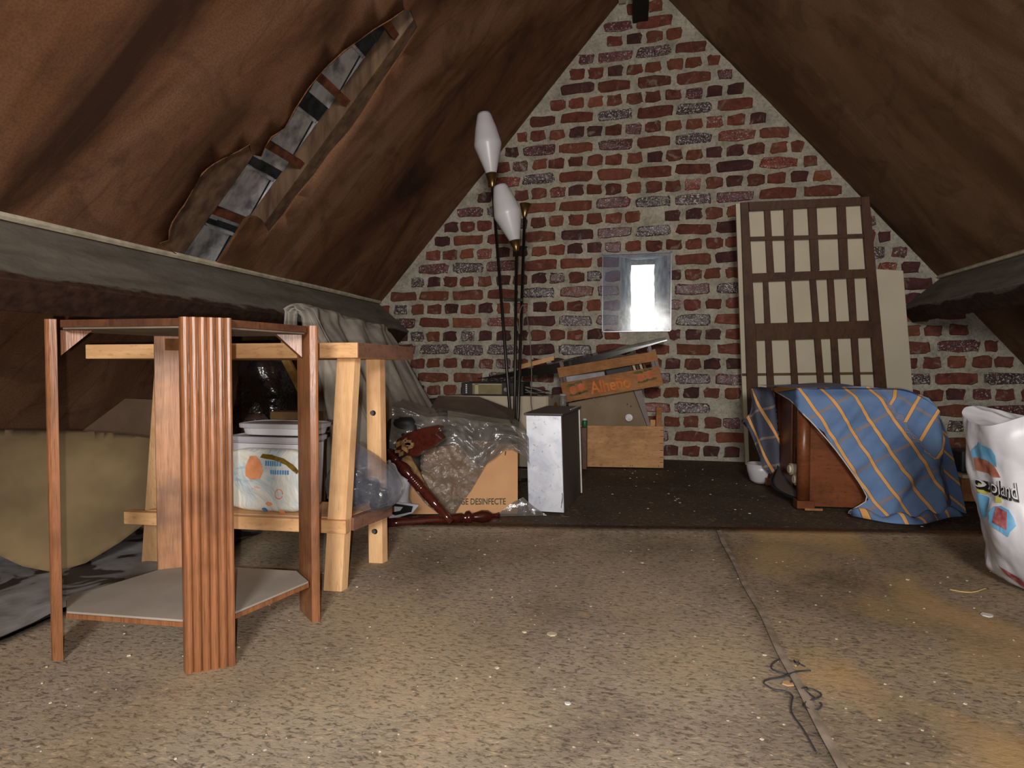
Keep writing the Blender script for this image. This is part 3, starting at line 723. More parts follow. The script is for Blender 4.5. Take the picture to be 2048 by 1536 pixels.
def m_tarp():
    t = NT('spotted_tarp'); v = t.coord('Object', (1, 1, 0)); a = t.noise(v, 7, 3, .5, 1.0); b = t.noise(v, 30, 3)
    c = t.ramp(a, [(.42, lin((52, 44, 40))), (.45, lin((118, 116, 114))), (.7, lin((150, 150, 150)))])
    t.col(c); t.bump(b, .4, .004); t.set(.6, 0, .35); return t.m
mb = MB(); mb.surf([(-1.95, .2), (-1.09, .3), (-1.10, .78), (-1.12, 1.02), (-1.09, 1.20), (-1.07, 1.50), (-1.45, 1.75), (-1.95, 1.75)], [], .03, lambda x, y: (x, y, .012 + abs(nz((x, y, 0), 7, .020)) + abs(nz((x, y, 4), 17, .008))))
tag(mb.build('tarpaulin', m_tarp(), smooth=True), 'grey plastic sheeting with dark blotches crumpled on the floor at left', 'tarpaulin')
for k, (x, y, z, a) in enumerate(((-1.62, 1.33, .05, .2), (-1.58, 1.50, .05, .1))):
    mb = MB(); ax = V((math.cos(a), math.sin(a), 0)); mb.obox((x, y, z + .012), ax * .10, V((-ax.y, ax.x, 0)) * .045, (0, 0, .03))
    tag(mb.build('loose_brick', M['bricks'][1 + 2 * k], bevel=.005), ('orange-red loose brick at the far left edge beside the curling board', 'brown loose brick tucked behind the other loose brick')[k], 'brick', 'loose bricks in the left corner')

# ================================================================ the heap of boxes in the middle
M['card'] = plain('tan_cardboard', (204, 156, 112), (190, 142, 100), 6, .85, .1)
M['card_in'] = plain('dark_cardboard', (72, 58, 46), (56, 44, 36), 8, .95, .1)
M['ink'] = plain('green_black_ink', (84, 84, 66), (68, 70, 58), 60, .9, 0)
# linen carton
bl, br = V((-.775, 1.835, 0)), V((-.383, 1.925, 0)); bd = (br - bl).normalized(); bn = V((bd.y, -bd.x, 0))   # bn faces the viewer
HB = .244
lc = empty('cardboard_box', (-.58, 2.03, 0), 'tan cardboard carton lettered in green-black, wrapped in grey film', 'box')
dpt = .33
def P2(a, z, off=0): return bl + bd * a + V((0, 0, z)) + bn * off
Lb = (br - bl).length
mb = MB(); mb.slab([P2(0, .003), P2(Lb, .003), P2(Lb, HB), P2(0, HB)], -bn * .005); mb.build('front_panel', M['card'], lc, bevel=.001)
for a in (0, Lb - .005):
    mb = MB(); mb.slab([P2(a, .003, -.006), P2(a + .005, .003, -.006), P2(a + .005, HB, -.006), P2(a, HB, -.006)], -bn * (dpt - .012)); mb.build('side_panel', M['card'], lc)
mb = MB(); mb.slab([P2(0, .003, -dpt), P2(Lb, .003, -dpt), P2(Lb, HB, -dpt), P2(0, HB, -dpt)], bn * .005); mb.build('back_panel', M['card'], lc)
mb = MB(); mb.slab([P2(.006, HB - .004, -.008), P2(Lb - .006, HB - .004, -.008), P2(Lb - .006, HB + .03, -dpt + .01), P2(.006, HB + .03, -dpt + .01)], (0, 0, .004)); o = mb.build('flap', M['card_in'], lc)
mb = MB(); mb.slab([P2(.08, .352, -.22), P2(.395, .305, -.20), P2(.40, .335, -.27), P2(.26, .388, -.28), P2(.10, .392, -.28)], (0, 0, .004)); o = mb.build('flap', M['card_in'], lc)
t_ = text_mb('LINGE DESINFECTE', lambda x, y: P2(.172 + x * .189, .036 + y * .021, .0012)); t_.build('lettering', M['ink'], lc)
mb = MB(); mb.slab([P2(.357, .205, .0005), P2(.361, .205, .0005), P2(.363, .219, .0005), P2(.359, .219, .0005)], bn * .001); mb.build('ink_mark', M['ink'], lc)
# grey film over the carton
M['film'] = film('grey_film', (100, 96, 92), .66, .16, 16, .6, .012, (122, 118, 114))
M['film2'] = film('brown_grey_film', (104, 92, 82), .70, .14, 26, 1.0, .014, (128, 116, 106))
def s2(px, py): return ((px - 808) / 227 * Lb, HB - (py - 893) * .001715)
ol = [s2(*p) for p in ((820, 900), (835, 886), (900, 884), (960, 886), (1000, 888), (996, 899), (985, 905), (978, 925), (962, 955), (945, 985), (925, 1012), (914, 1032), (880, 1030), (858, 1010), (838, 985), (826, 950))]
def crk(a, b, k, seed=0): return abs(nz((a, b * .8, seed), 16, 1)) * k + abs(nz((a * 1.2 + b * .5, b, seed + 3), 34, 1)) * k * .6
mb = MB(); mb.surf(ol, [], .008, lambda a, z: P2(a, z, .006 + crk(a, z, .024)))
o = mb.build('film_wrap', M['film2'], lc, smooth=True); o['label'] = 'crinkled brownish film clinging to the front of the carton'
# upper grey bag spread over the top of the heap
gb = []
top = [(-.05, HB + .140), (.03, HB + .118), (.09, HB + .095), (.14, HB + .098), (.20, HB + .092), (.26, HB + .082), (.32, HB + .074), (.38, HB + .070), (.425, HB + .045), (.44, HB + .020)]
def film_top(u, v_):
    a = -.03 + .47 * u
    zt_ = None
    for i in range(len(top) - 1):
        if top[i][0] <= a <= top[i + 1][0] + 1e-6: zt_ = top[i][1] + (top[i + 1][1] - top[i][1]) * (a - top[i][0]) / (top[i + 1][0] - top[i][0]); break
    if zt_ is None: zt_ = top[-1][1]
    tip = max(0, 1 - abs(a - .275) / .085)
    drop = .045 + .055 * (a < .2) * (.2 - a) / .2 + .075 * tip
    k = v_
    back = max(0, .35 - k) / .35; fr_ = max(0, k - .35) / .65
    z = zt_ - .004 - fr_ * (drop + .035) + .01 * back
    off = -.02 - back * .22 + fr_ * .055
    return P2(a, z + nz((a, k, 1), 11, .006), off + nz((a * 1.0, k * .3, 2), 20, .022) + nz((a, k * .5, 5), 45, .008))
mb = MB(); mb.grid(70, 34, film_top); tag(mb.build('grey_plastic_bag', M['film'], smooth=True), 'crumpled grey translucent bag spread over the top of the linen carton', 'bag')
mb = MB(); mb.surf([(.32, .004), (.50, .006), (.455, .035), (.42, .065), (.385, .050)], [], .012, lambda a, z: P2(a, z, .035 - z * .3 + crk(a, z, .014)))
tag(mb.build('film_corner', M['film'], smooth=True), 'pale loose corner of film on the floor between carton and silver panel', 'plastic')
# turned legs
M['mahog'] = m_wood('dark_mahogany', (84, 34, 24), (56, 20, 16), (34, 14, 12), (3, 3, 3), .16, .7, .05)
def turned(p0, p1, r, prof, name, lab, grp=None):
    e = empty(name, V(p0).lerp(V(p1), .5) * 1, lab, 'furniture leg', grp); mb = MB()
    mb.lathe(p0, p1, [(t, q * r) for t, q in prof], 18); mb.build('shaft', M['mahog'], e, smooth=True, bevel=0)
    return e
beads = [(0, .7), (.03, .9), (.10, .8), (.12, 1.0), (.14, .75), (.17, .7), (.24, 1.15), (.30, 1.2), (.36, .9), (.38, .75)]
for k in range(6): beads += [(.39 + k * .025, 1.08), (.40 + k * .025, 1.08), (.407 + k * .025, .86)]
beads += [(.56, .85), (.62, 1.0), (.72, .85), (.75, .95), (.77, .7), (.80, .8), (.92, .68), (1, .6)]
d0, d1 = V((-0.803, 1.8, 0.2244)), V((-0.5413, 1.6779, 0.012)); d1.z = .030
d0 = V((-0.774, 1.735, 0.2344)); 
dl = turned(d0, d1, .0165, beads, 'turned_leg', 'glossy dark red turned leg leaning diagonally against the carton')
fin = [(0, .9), (.1, .95), (.2, .85), (.3, .95), (.5, .9), (.66, 1.0), (.68, .7), (.70, 1.25), (.73, 1.35), (.75, .8), (.77, .85), (.84, 1.25), (.90, 1.15), (.94, .5), (.97, .45), (1, .65)]
fa, fb = V((-0.7414, 1.6367, 0.018)), V((-0.4228, 1.8117, 0.02))
fl_ = turned((fa.x, fa.y + .005, .024), (fb.x - .0, fb.y + .0, .024), .0165, fin, 'turned_leg', 'dark turned furniture leg with a finial lying flat before the carton')
# splintered chair rail piece and tan splint
M['split'] = plain('raw_splintered_wood', (150, 116, 72), (96, 66, 36), 40, .8, .6)
cp = empty('broken_carving', (-.71, 1.77, .20), 'broken dark red carved chair piece with raw splintered edges above the diagonal leg', 'broken furniture')
def cpt(px_, py_, y): return V((0, 0, 0))
ol = [(-0.7483, 1.74, 0.2702), (-0.7138, 1.74, 0.2905), (-0.666, 1.74, 0.3077), (-0.6187, 1.74, 0.3167), (-0.5953, 1.74, 0.3124), (-0.6087, 1.74, 0.2929), (-0.5888, 1.74, 0.2774), (-0.619, 1.74, 0.2527), (-0.6578, 1.74, 0.2355), (-0.6749, 1.74, 0.2172), (-0.709, 1.74, 0.2194), (-0.7347, 1.74, 0.23), (-0.7553, 1.74, 0.2456)]
mb = MB(); mb.hexa(ol, [(p[0] + .004, p[1] + .03, p[2] + .004) for p in ol]); mb.build('carved_board', M['mahog'], cp, bevel=.005)
mb = MB()
for q in range(9):
    a = V((-0.7283, 1.725, 0.2484)) + V((R.uniform(-.012, .04), 0, R.uniform(-.028, .022))); mb.obox(a, V((R.uniform(.006, .014), 0, R.uniform(-.008, .008))), (0, .006, 0), V((0, 0, R.uniform(.004, .010))))
mb.build('splinters', M['split'], cp, bevel=.001)
a, b = V((-0.7285, 1.775, 0.2136)), V((-0.6547, 1.79, 0.0713)); mb = MB(); mb.obox((a + b) / 2, (b - a) / 2, (0, .006, 0), V((.014, 0, .007))); mb.build('raw_splint', M['split'], cp, bevel=.003)
# white carrier bag with black print, black cloth mass
mb, f1 = blob(-.765, 1.775, .022, .20, .052, .035, .012, 14, .8, .75, 40, 24, 11)
wb = empty('white_plastic_bag', (-.765, 1.775, .02), 'small crumpled white bag with a black angular print beside the bench rear leg', 'bag')
M['whitep'] = plain('white_plastic', (206, 206, 212), (176, 178, 188), 12, .35, .6, spec=.6, bd=.01)
M['blackp'] = plain('black_print', (26, 26, 30), (18, 18, 20), 30, .5, .05)
mb.build('bag_body', M['whitep'], wb, smooth=True)
q = [(-0.7649, 1.72, 0.0688), (-0.6847, 1.72, 0.0614), (-0.6899, 1.72, 0.0435), (-0.7445, 1.72, 0.0294), (-0.7651, 1.72, 0.0364), (-0.7273, 1.72, 0.0448), (-0.717, 1.72, 0.0582), (-0.7649, 1.72, 0.0591)]
mb = MB(); mb.hexa(q, [(p[0], p[1] + .004, p[2]) for p in q]); mb.build('black_print', M['blackp'], wb)
q = [(-0.7831, 1.73, 0.0754), (-0.6666, 1.73, 0.0648), (-0.6888, 1.73, 0.0379), (-0.7316, 1.73, 0.0227), (-0.7748, 1.73, 0.0106)]
mb = MB(); mb.hexa(q, [(p[0], p[1] + .004, p[2]) for p in q]); mb.build('bag_flap', M['whitep'], wb)
mb, _ = blob(-.775, 1.86, .14, .335, .085, .05, .014, 12, .8, .6, 36, 24, 4)
tag(mb.build('black_cloth', plain('black_cloth', (34, 32, 32), (16, 15, 15), 14, .6, .6), smooth=True), 'black cloth bundle wedged above the white bag at the carton left end', 'cloth')

# silver fronted metal housing
sv = empty('metal_housing', (-.28, 2.15, 0), 'grey metal housing with a bright aluminium front beside the carton', 'metal box')
s0, s1 = V((-0.3525, 1.9633, 0.003)), V((-0.228, 1.961, 0.003)); sdn = (s1 - s0); sdi = V((.030, .345, 0)); HT = .335
lean = V((-.012, .012, 0))
M['alu'] = None
t = NT('scuffed_aluminium'); v = t.coord(); a = t.noise(v, 14, 5, .6, 1); b = t.noise(v, 70, 3)
c = t.ramp(a, [(.3, lin((178, 182, 196))), (.6, lin((206, 208, 216)))]); c = t.mix(t.ramp(b, [(.3, (.5,) * 3), (.38, (0,) * 3)]), c, lin((120, 122, 130)))
t.col(c); t.bump(a, .05, .002); t.set(.46, .55, .6); M['alu'] = t.m
M['greym'] = plain('grey_enamel', (88, 80, 76), (74, 68, 64), 4, .6, .05)
M['wedge'] = plain('white_edge', (214, 210, 202), (190, 186, 178), 30, .5, .1)
def SP(a, d, z): return s0 + sdn * a + sdi * d + V((0, 0, z)) + lean * (z / HT)
mb = MB(); mb.hexa([SP(0, 0, .002), SP(1, 0, .002), SP(1, .02, .002), SP(0, .02, .002)], [SP(0, 0, HT), SP(1, 0, HT), SP(1, .02, HT), SP(0, .02, HT)]); mb.build('front_panel', M['alu'], sv, bevel=.0015)
mb = MB(); mb.hexa([SP(.97, .022, .002), SP(1, .022, .002), SP(1, 1, .002), SP(.97, 1, .002)], [SP(.97, .022, HT), SP(1, .022, HT), SP(1, 1, HT), SP(.97, 1, HT)]); mb.build('side_panel', M['greym'], sv)
mb = MB(); mb.hexa([SP(0, .022, .002), SP(.03, .022, .002), SP(.03, 1, .002), SP(0, 1, .002)], [SP(0, .022, HT), SP(.03, .022, HT), SP(.03, 1, HT), SP(0, 1, HT)]); mb.build('side_panel', M['greym'], sv)
mb = MB(); mb.hexa([SP(-.06, -.005, HT + .001), SP(1.04, -.005, HT + .001), SP(1.06, 1.01, HT + .001), SP(-.06, 1.01, HT + .001)], [SP(-.06, -.005, HT + .008), SP(1.04, -.005, HT + .008), SP(1.06, 1.01, HT + .012), SP(-.06, 1.01, HT + .012)]); mb.build('lid', M['greym'], sv, bevel=.002)
mb = MB(); mb.hexa([SP(1.0, .97, .002), SP(1.035, .97, .002), SP(1.035, 1, .002), SP(1.0, 1, .002)], [SP(1.0, .97, HT), SP(1.035, .97, HT), SP(1.035, 1, HT), SP(1.0, 1, HT)]); o = mb.build('edge_strip', M['wedge'], sv); 
mb = MB(); mb.tube([SP(1.02, .45, HT + .012), SP(1.03, 1, HT + .014)], .002, 4); mb.build('edge_strip', M['wedge'], sv)
mb = MB(); mb.tube([SP(.95, -.012, .035), SP(.985, -.014, .06), SP(.97, -.012, .075), SP(.985, -.012, .05), SP(.93, -.012, .02)], .0012, 4, 2); mb.build('wire_catch', M['blackp'], sv)

# three stem floor lamp
M['stem'] = plain('black_stem', (20, 18, 17), (12, 11, 10), 30, .35, .05, spec=.6)
M['brass'] = plain('aged_brass', (168, 138, 88), (120, 96, 58), 20, .3, .1, metal=.9)
M['opal'] = plain('opal_glass', (206, 204, 208), (190, 188, 192), 4, .35, .03, spec=.6)
lx = V((-0.5322, 2.62, 0.169)); lb = V((lx.x, 2.62, 0))
lampe = empty('floor_lamp', lb, 'three-stemmed black floor lamp with two white spindle shades and one bare brass cup', 'floor lamp')
mb = MB(); mb.lathe(lb + V((0, 0, .002)), lb + V((0, 0, .03)), [(0, .13), (.4, .13), (1, .03)], 32); mb.build('base', M['stem'], lampe, smooth=False)
mb = MB(); mb.lathe(lb + V((0, 0, .03)), lb + V((0, 0, .24)), [(0, .012), (1, .012)], 12); mb.build('column', M['stem'], lampe, smooth=True)
tops = [V((-0.6366, 2.6, 1.3393)), V((-0.5196, 2.58, 1.0368)), V((-0.4976, 2.66, 1.2098))]
cups = [V((-0.6413, 2.6, 1.399)), V((-0.5265, 2.58, 1.0824)), V((-0.4929, 2.66, 1.2698))]
ends = [V((-0.6766, 2.6, 1.6757)), V((-0.5942, 2.57, 1.3319)), None]
feet = [V((-0.5539, 2.61, 0.2723)), V((-0.5349, 2.61, 0.2726)), V((-0.5223, 2.63, 0.2712))]
for i in range(3):
    mb = MB(); mb.tube([lb + V(((i - 1) * .006, 0, .22)), feet[i], tops[i]], .0072, 10); s_ = mb.build('stem', M['stem'], lampe, smooth=True)
    mb = MB(); mb.lathe(tops[i] - (cups[i] - tops[i]) * .05, cups[i], [(0, .008), (.08, .010), (1, .028), (1, .0265), (.5, .014)], 24); mb.build('socket_cup', M['brass'], lampe, smooth=True)
    if ends[i] is not None:
        mb = MB(); mb.lathe(cups[i], ends[i], [(0, .022), (.02, .025), (.25, .045), (.44, .0615), (.48, .064), (.52, .0625), (.75, .050), (.96, .034), (1, .030), (1, .024), (.9, .024)], 40); mb.build('shade', M['opal'], lampe, smooth=True)
mb = MB(); a, b = V((-0.5848, 2.6, 0.8185)), V((-0.5007, 2.64, 0.8212)); mb.obox((a + b) / 2, (b - a) / 2, (0, .006, 0), (0, 0, .007)); mb.build('cross_bar', M['stem'], lampe, bevel=.001)
M['cord'] = plain('grey_cord', (120, 108, 96), (96, 86, 76), 40, .8, 0)
mb = MB(); mb.tube([(-0.5379, 2.59, 0.8071), (-0.5215, 2.59, 0.7245), (-0.5071, 2.6, 0.6333), (-0.5158, 2.62, 0.7731), (-0.4913, 2.64, 0.8117), (-0.4651, 2.64, 0.6349), (-0.4579, 2.64, 0.4488), (-0.4649, 2.64, 0.3554), (-0.453, 2.64, 0.2809), (-0.4434, 2.64, 0.1689)], .0025, 5, 2); mb.build('cord', M['cord'], lampe, smooth=True)

# white carton with the file and papers, behind the lamp
M['wcard'] = plain('white_card', (196, 184, 160), (178, 166, 144), 5, .8, .1)
wc = empty('white_carton', (-.68, 2.95, 0), 'white cardboard carton with an orange oval at its end, standing behind the floor lamp', 'box')
c0_, c1_ = V((-0.9427, 2.86, 0.2603)), V((-0.4143, 2.86, 0.2689)); cz = .362
mb = MB(); P = [(c0_.x, 2.86), (c1_.x - .012, 2.86), (c1_.x, 2.872), (c1_.x + .035, 3.12), (c0_.x, 3.12)]
mb.hexa([(x, y, .003) for x, y in P], [(x, y, cz) for x, y in P]); mb.build('carton_body', M['wcard'], wc, bevel=.002)
mb = MB(); f_ = lambda a, b: V((c1_.x, 2.872, 0)).lerp(V((c1_.x + .035, 3.12, 0)), .5 + a) + V((.003, -.0005, b))
mb.surf(oval(0, .29, .18, .038, 0), [], .05, f_); mb.build('orange_oval', plain('orange_ink', (178, 110, 30), None, 20), wc)
M['binder'] = plain('black_binder', (44, 42, 44), (34, 32, 34), 20, .6, .1); M['label'] = plain('straw_label', (140, 128, 92), (124, 112, 78), 14, .8, .1); M['pale'] = plain('pale_label', (190, 180, 150), None, 14, .8, .1)
bi = empty('lever_arch_file', (-.62, 2.95, cz), 'black lever arch file with straw label lying on the white carton', 'file')
x0 = (-0.8753, 2.88, 0.3722)[0]; x1 = (-0.546, 2.88, 0.3751)[0]; zf = cz + .002
def BX(px_): return x0 + (px_ - 922) / 124 * (x1 - x0)
mb = MB(); mb.box((x0, 2.885, zf), (x1, 3.10, zf + .066)); mb.build('cover', M['binder'], bi, bevel=.003)
mb = MB(); mb.box((BX(945), 2.8835, zf + .006), (BX(1004), 2.8848, zf + .060)); mb.build('label', M['label'], bi)
mb = MB(); mb.box((BX(950), 2.882, zf + .006), (BX(957), 2.8833, zf + .058)); mb.build('pale_strip', M['pale'], bi)
mb = MB(); mb.box((BX(945), 2.882, zf + .055), (BX(1004), 2.8833, zf + .060)); mb.build('pale_strip', M['pale'], bi)
mb = MB()
for k in range(5): mb.box((BX(931), 2.8835, zf + .01 + k * .010), (BX(934), 2.8848, zf + .017 + k * .010))
mb.build('spine_marks', M['wedge'], bi)
mb = MB(); c = V((BX(1012), 2.884, zf + .030)); mb.lathe(c, c - V((0, .003, 0)), [(0, .011), (1, .011), (1, .007), (.3, .007)], 20); mb.build('finger_ring', M['bolt'], bi)
M['paper'] = plain('grey_paper', (176, 176, 186), (140, 138, 140), 12, .7, .1)
pp = empty('loose_papers', (-.40, 2.95, cz), 'crumpled grey papers at the right end of the white carton', 'papers')
for k in range(6):
    a = x1 + .006; mb = MB(); zz = cz + .002 + k * .004; k_ = R.uniform(.0, .03)
    def pf(u, v_, a=a, zz=zz, k=k): return V((a + u * (.14 - k * .008), 2.90 + v_ * .14, zz + .03 * (1 - u) ** 2 * (k / 5) + .006 * math.sin(u * 5 + k)))
    mb.grid(8, 3, pf); mb.build('sheet', M['paper'] if k % 2 else M['scrap'], pp, smooth=True, thick=.001)
# black duffel lump left of the carton
mb = MB(); mb.box((-1.06, 2.82, .003), (c0_.x - .012, 3.0, .345)); tag(mb.build('black_case', M['binder'], bevel=.02), 'black case just left of the white carton against the gable', 'case')

# crates
M['crate'] = m_wood('plywood_crate', (202, 156, 110), (176, 130, 88), (138, 98, 66), (.7, 4, 5), .75, .2, .15)
M['crate2'] = m_wood('brown_slat', (172, 122, 78), (146, 98, 60), (110, 70, 44), (.7, 4, 5), .75, .2, .15)
k0, k1 = V((-0.2585, 2.92, 0.002)), V((0.1546, 2.9615, 0.002)); kd = (k1 - k0).normalized(); kn = V((kd.y, -kd.x, 0)); kl = (k1 - k0).length
lo = empty('wooden_crate', (0, 3.05, 0), 'low plywood crate on the floor under the fruit crate', 'crate'); hk = .2115
def KP(a, d, z): return k0 + kd * a - kn * d + V((0, 0, z))
def kbox(par, name, a0, a1, d0, d1, z0, z1, m, bev=.0015, lab=None):
    mb = MB(); mb.hexa([KP(a0, d0, z0), KP(a1, d0, z0), KP(a1, d1, z0), KP(a0, d1, z0)], [KP(a0, d0, z1), KP(a1, d0, z1), KP(a1, d1, z1), KP(a0, d1, z1)])
    o = mb.build(name, m, par, bevel=bev)
    if lab: o['label'] = lab
    return o
dk = .26
kbox(lo, 'front_panel', 0, kl, 0, .006, .002, hk, M['crate'])
kbox(lo, 'end_panel', 0, .008, .008, dk, .002, hk - .01, M['crate2']); kbox(lo, 'end_panel', kl - .008, kl, .008, dk, .002, hk - .01, M['crate2'])
kbox(lo, 'back_panel', 0, kl, dk + .002, dk + .008, .002, hk, M['crate2'])
kbox(lo, 'corner_post', kl - .036, kl - .010, .010, .036, .004, hk + .095, M['crate2']); kbox(lo, 'corner_post', .010, .036, .010, .036, .004, hk - .01, M['crate2'])
kbox(lo, 'pale_slat', kl - .062, kl - .037, .03, .04, .004, hk + .03, M['crate'])
for z in (.03, .055, .09, .125, .16, .19): kbox(lo, 'staple', kl - .018, kl - .002, -.0012, .0, z, z + .0025, M['blackp'], 0)
for a in (.10, .107, .25, .26, .39): kbox(lo, 'staple', a, a + .0025, -.0012, .0, .008, .016, M['blackp'], 0)
# grey-tan case standing in the low crate
M['tanc'] = plain('faded_card', (140, 122, 98), (122, 104, 82), 6, .85, .15)
gc = empty('tan_case', (0, 3.1, 0), 'faded grey-tan carton with a small round metal eyelet standing in the low crate', 'box')
def GC(px_, py_, y): return 0
g = [(-0.3351, 2.985, 0.1821), (0.0834, 2.985, 0.1912), (0.0356, 3.02, 0.4128), (-0.0375, 3.02, 0.433), (-0.3262, 3.02, 0.3501)]
g[0] = (g[0][0], g[0][1], .02); g[1] = (g[1][0], g[1][1], .02)
gf = [(g[0][0], 2.965, .03), (g[1][0] - .005, 2.98, .03), (g[1][0] - .006, 2.98, .20), (g[2][0] - .035, 3.0, .398), (g[4][0] + .0, 3.0, .322)]
mb = MB(); mb.slab(gf, (0, .16, 0)); mb.build('case_body', M['tanc'], gc, bevel=.003)
mb = MB(); mb.slab([(g[1][0] - .004, 2.98, .03), (g[1][0] + .012, 2.98, .03), (g[1][0] + .010, 2.98, .20), (g[2][0] + .008, 3.0, .404), (g[2][0] - .032, 3.0, .398), (g[1][0] - .004, 2.98, .20)], (0, .16, 0)); mb.build('case_side', M['walnut_dk'], gc)
c = V((-0.0161, 2.972, 0.254)); mb = MB(); mb.lathe(c, c - V((0, .006, 0)), [(0, .018), (1, .018), (1, .012), (.2, .012)], 24); mb.build('eyelet', M['bolt'], gc)
for p_ in ((-0.0065, 2.98, 0.312), (-0.0239, 2.98, 0.322)): mb = MB(); mb.lathe(p_, V(p_) - V((0, .003, 0)), [(0, .004), (1, .004)], 8); mb.build('hole_mark', M['blackp'], gc)
q = [(-0.1984, 2.983, 0.348), (-0.1626, 2.983, 0.3124), (-0.1297, 2.983, 0.3539), (-0.1628, 2.983, 0.3664)]
mb = MB(); mb.tube(q + [q[0]], .0014, 4); mb.build('diamond_stamp', M['paper'], gc)

# tilted fruit crate
fc = empty('fruit_crate', (-.05, 3.0, .38), 'tilted slatted fruit crate printed with oranges on top of the tan carton', 'crate')
ft = [V((-0.3797, 2.94, 0.5051)), V((0.1136, 2.94, 0.5892)), V((0.1507, 2.94, 0.4208)), V((-0.3406, 2.94, 0.3281))]
fx = (ft[1] - ft[0]); fz = (ft[0] - ft[3]); fz2 = (ft[1] - ft[2]); fl0 = ft[3]; fyv = V((.0, .235, 0))
def FP(a, z, d): return fl0 + (ft[2] - ft[3]) * a + (fz * (1 - a) + fz2 * a) * z + fyv * d
def fbox(name, a0, a1, z0, z1, d0, d1, m, bev=.001):
    mb = MB(); mb.hexa([FP(a0, z0, d0), FP(a1, z0, d0), FP(a1, z0, d1), FP(a0, z0, d1)], [FP(a0, z1, d0), FP(a1, z1, d0), FP(a1, z1, d1), FP(a0, z1, d1)]); return mb.build(name, m, fc, bevel=bev)
fbox('slat', 0, 1, 0, .56, 0, .022, M['crate2']); fbox('slat', 0, 1, .72, 1.0, 0, .022, M['crate2'])
fbox('slat', 0, 1, 0, .5, .98, 1, M['crate2']); fbox('slat', 0, 1, .65, .98, .98, 1, M['crate2'])
fbox('end_panel', 0, .03, 0, .95, .025, .975, M['walnut_dk']); fbox('end_panel', .965, 1.0, 0, 1.06, .025, .975, M['walnut_dk'])
fbox('crate_floor', .03, .965, .0, .02, .025, .975, M['crate2'])
for a in (.032, .93):
    for d in (.024, .90): fbox('corner_post', a, a + .035, .03, 1.18, d, d + .08, M['walnut_dk'])
M['faded'] = plain('faded_orange_lettering', (216, 128, 58), (190, 104, 46), 30, .8, .1); M['fruit'] = plain('printed_orange', (196, 110, 72), (172, 92, 58), 30, .8, .1); M['leafp'] = plain('printed_leaf', (96, 96, 50), (74, 78, 40), 30, .8, .1)
text_mb('Alheño', lambda x, y: FP(.29 + x * .40, .11 + y * .34 - .0 * x, -.004)).build('lettering', M['faded'], fc)
def fdec(nm, cx_, cz_, rx, rz, m, d=-.004, wob=.06):
    mb = MB(); mb.surf(oval(cx_, cz_, rx, rz, wob, 16), [], .1, lambda a, b: FP(a, b, d)); mb.build(nm, m, fc)
for cx_, cz_ in ((.115, .30), (.20, .34), (.80, .33), (.89, .36)):
    fdec('printed_leaf', cx_ + .01, cz_ - .13, .055, .04, M['leafp'], -.003, .2); fdec('printed_leaf', cx_ - .01, cz_ + .15, .045, .045, M['leafp'], -.003, .3)
    fdec('printed_fruit', cx_, cz_, .036, .125, M['fruit'], -.006)
# contents
cr_ = [('white_packet', .06, .46, .16, .72, .06, .45, M['paper'], 'white packet visible between the slats of the fruit crate', 'packet'), ('black_pouch', .47, .72, .10, .76, .2, .5, M['binder'], 'black pouch beside the white packet inside the fruit crate', 'pouch')]
for nm, a0, a1, z0, z1, d0, d1, m, lab, ct in cr_:
    mb = MB(); mb.hexa([FP(a0, z0, d0), FP(a1, z0, d0), FP(a1, z0, d1), FP(a0, z0, d1)], [FP(a0, z1, d0), FP(a1, z1 - .04, d0), FP(a1, z1 - .04, d1), FP(a0, z1, d1)]); tag(mb.build(nm, m, bevel=.004), lab, ct)
for k in range(5):
    a = .735 + k * .034; mb = MB(); mb.hexa([FP(a, .06, .15), FP(a + .024, .06, .15), FP(a + .024, .06, .85), FP(a, .06, .85)], [FP(a - .03, .86, .15), FP(a - .006, .86, .15), FP(a - .006, .86, .85), FP(a - .03, .86, .85)])
    tag(mb.build('magazine', M['pale'] if k % 2 else M['scrap'], bevel=.001), ('first', 'second', 'middle', 'fourth', 'rightmost')[k] + ' of the slanting old magazines at the right end of the fruit crate', 'magazine', 'magazines in the fruit crate')
for k in range(3):
    mb = MB(); mb.grid(12, 4, lambda u, v_: FP(.12 + u * .36, 0.84 + k * .035 + .03 * math.sin(u * 5 + k) * u, .12 + v_ * .7)); tag(mb.build('crumpled_paper', M['paper'] if k != 1 else M['scrap'], smooth=True, thick=.001), ('lowest', 'middle', 'topmost')[k] + ' of the crumpled papers heaped at the left of the fruit crate', 'paper', 'papers heaped in the fruit crate')
# glossy black board lying askew across the crate and cream lath
M['glossb'] = plain('glossy_black_board', (20, 18, 18), (14, 12, 12), 12, .16, .05, spec=.9)
a, b = V((-0.8461, 3.1, 0.4442)), V((0.1722, 3.05, 0.6485)); mb = MB(); m_ = V((-0.4221, 3.08, 0.5))
tk = V((0, 0, .028)); mb.hexa([a, m_ - tk, b - V((0, 0, .003)), b + V((.0, .19, .020)), m_ + V((0, .18, .0)), a + V((0, .17, .002))], [a + V((0, 0, .004)), m_ + V((0, 0, .004)), b + V((0, 0, .002)), b + V((0, .19, .025)), m_ + V((0, .18, .012)), a + V((0, .17, .008))])
tag(mb.build('black_board', M['glossb']), 'long glossy black board lying askew over the fruit crate, its end catching daylight', 'board')
a, b = V((-0.5968, 3.06, 0.5244)), V((-0.4061, 3.02, 0.5686)); mb = MB(); mb.hexa([a - V((0, 0, .026)), b - V((0, 0, .022)), b + V((0, .02, -.022)), a + V((0, .02, -.026))], [a, b, b + V((0, .02, 0)), a + V((0, .02, 0))]); tag(mb.build('cream_lath', M['pine_x'], bevel=.001), 'short cream lath on the black board left of the fruit crate', 'lath')
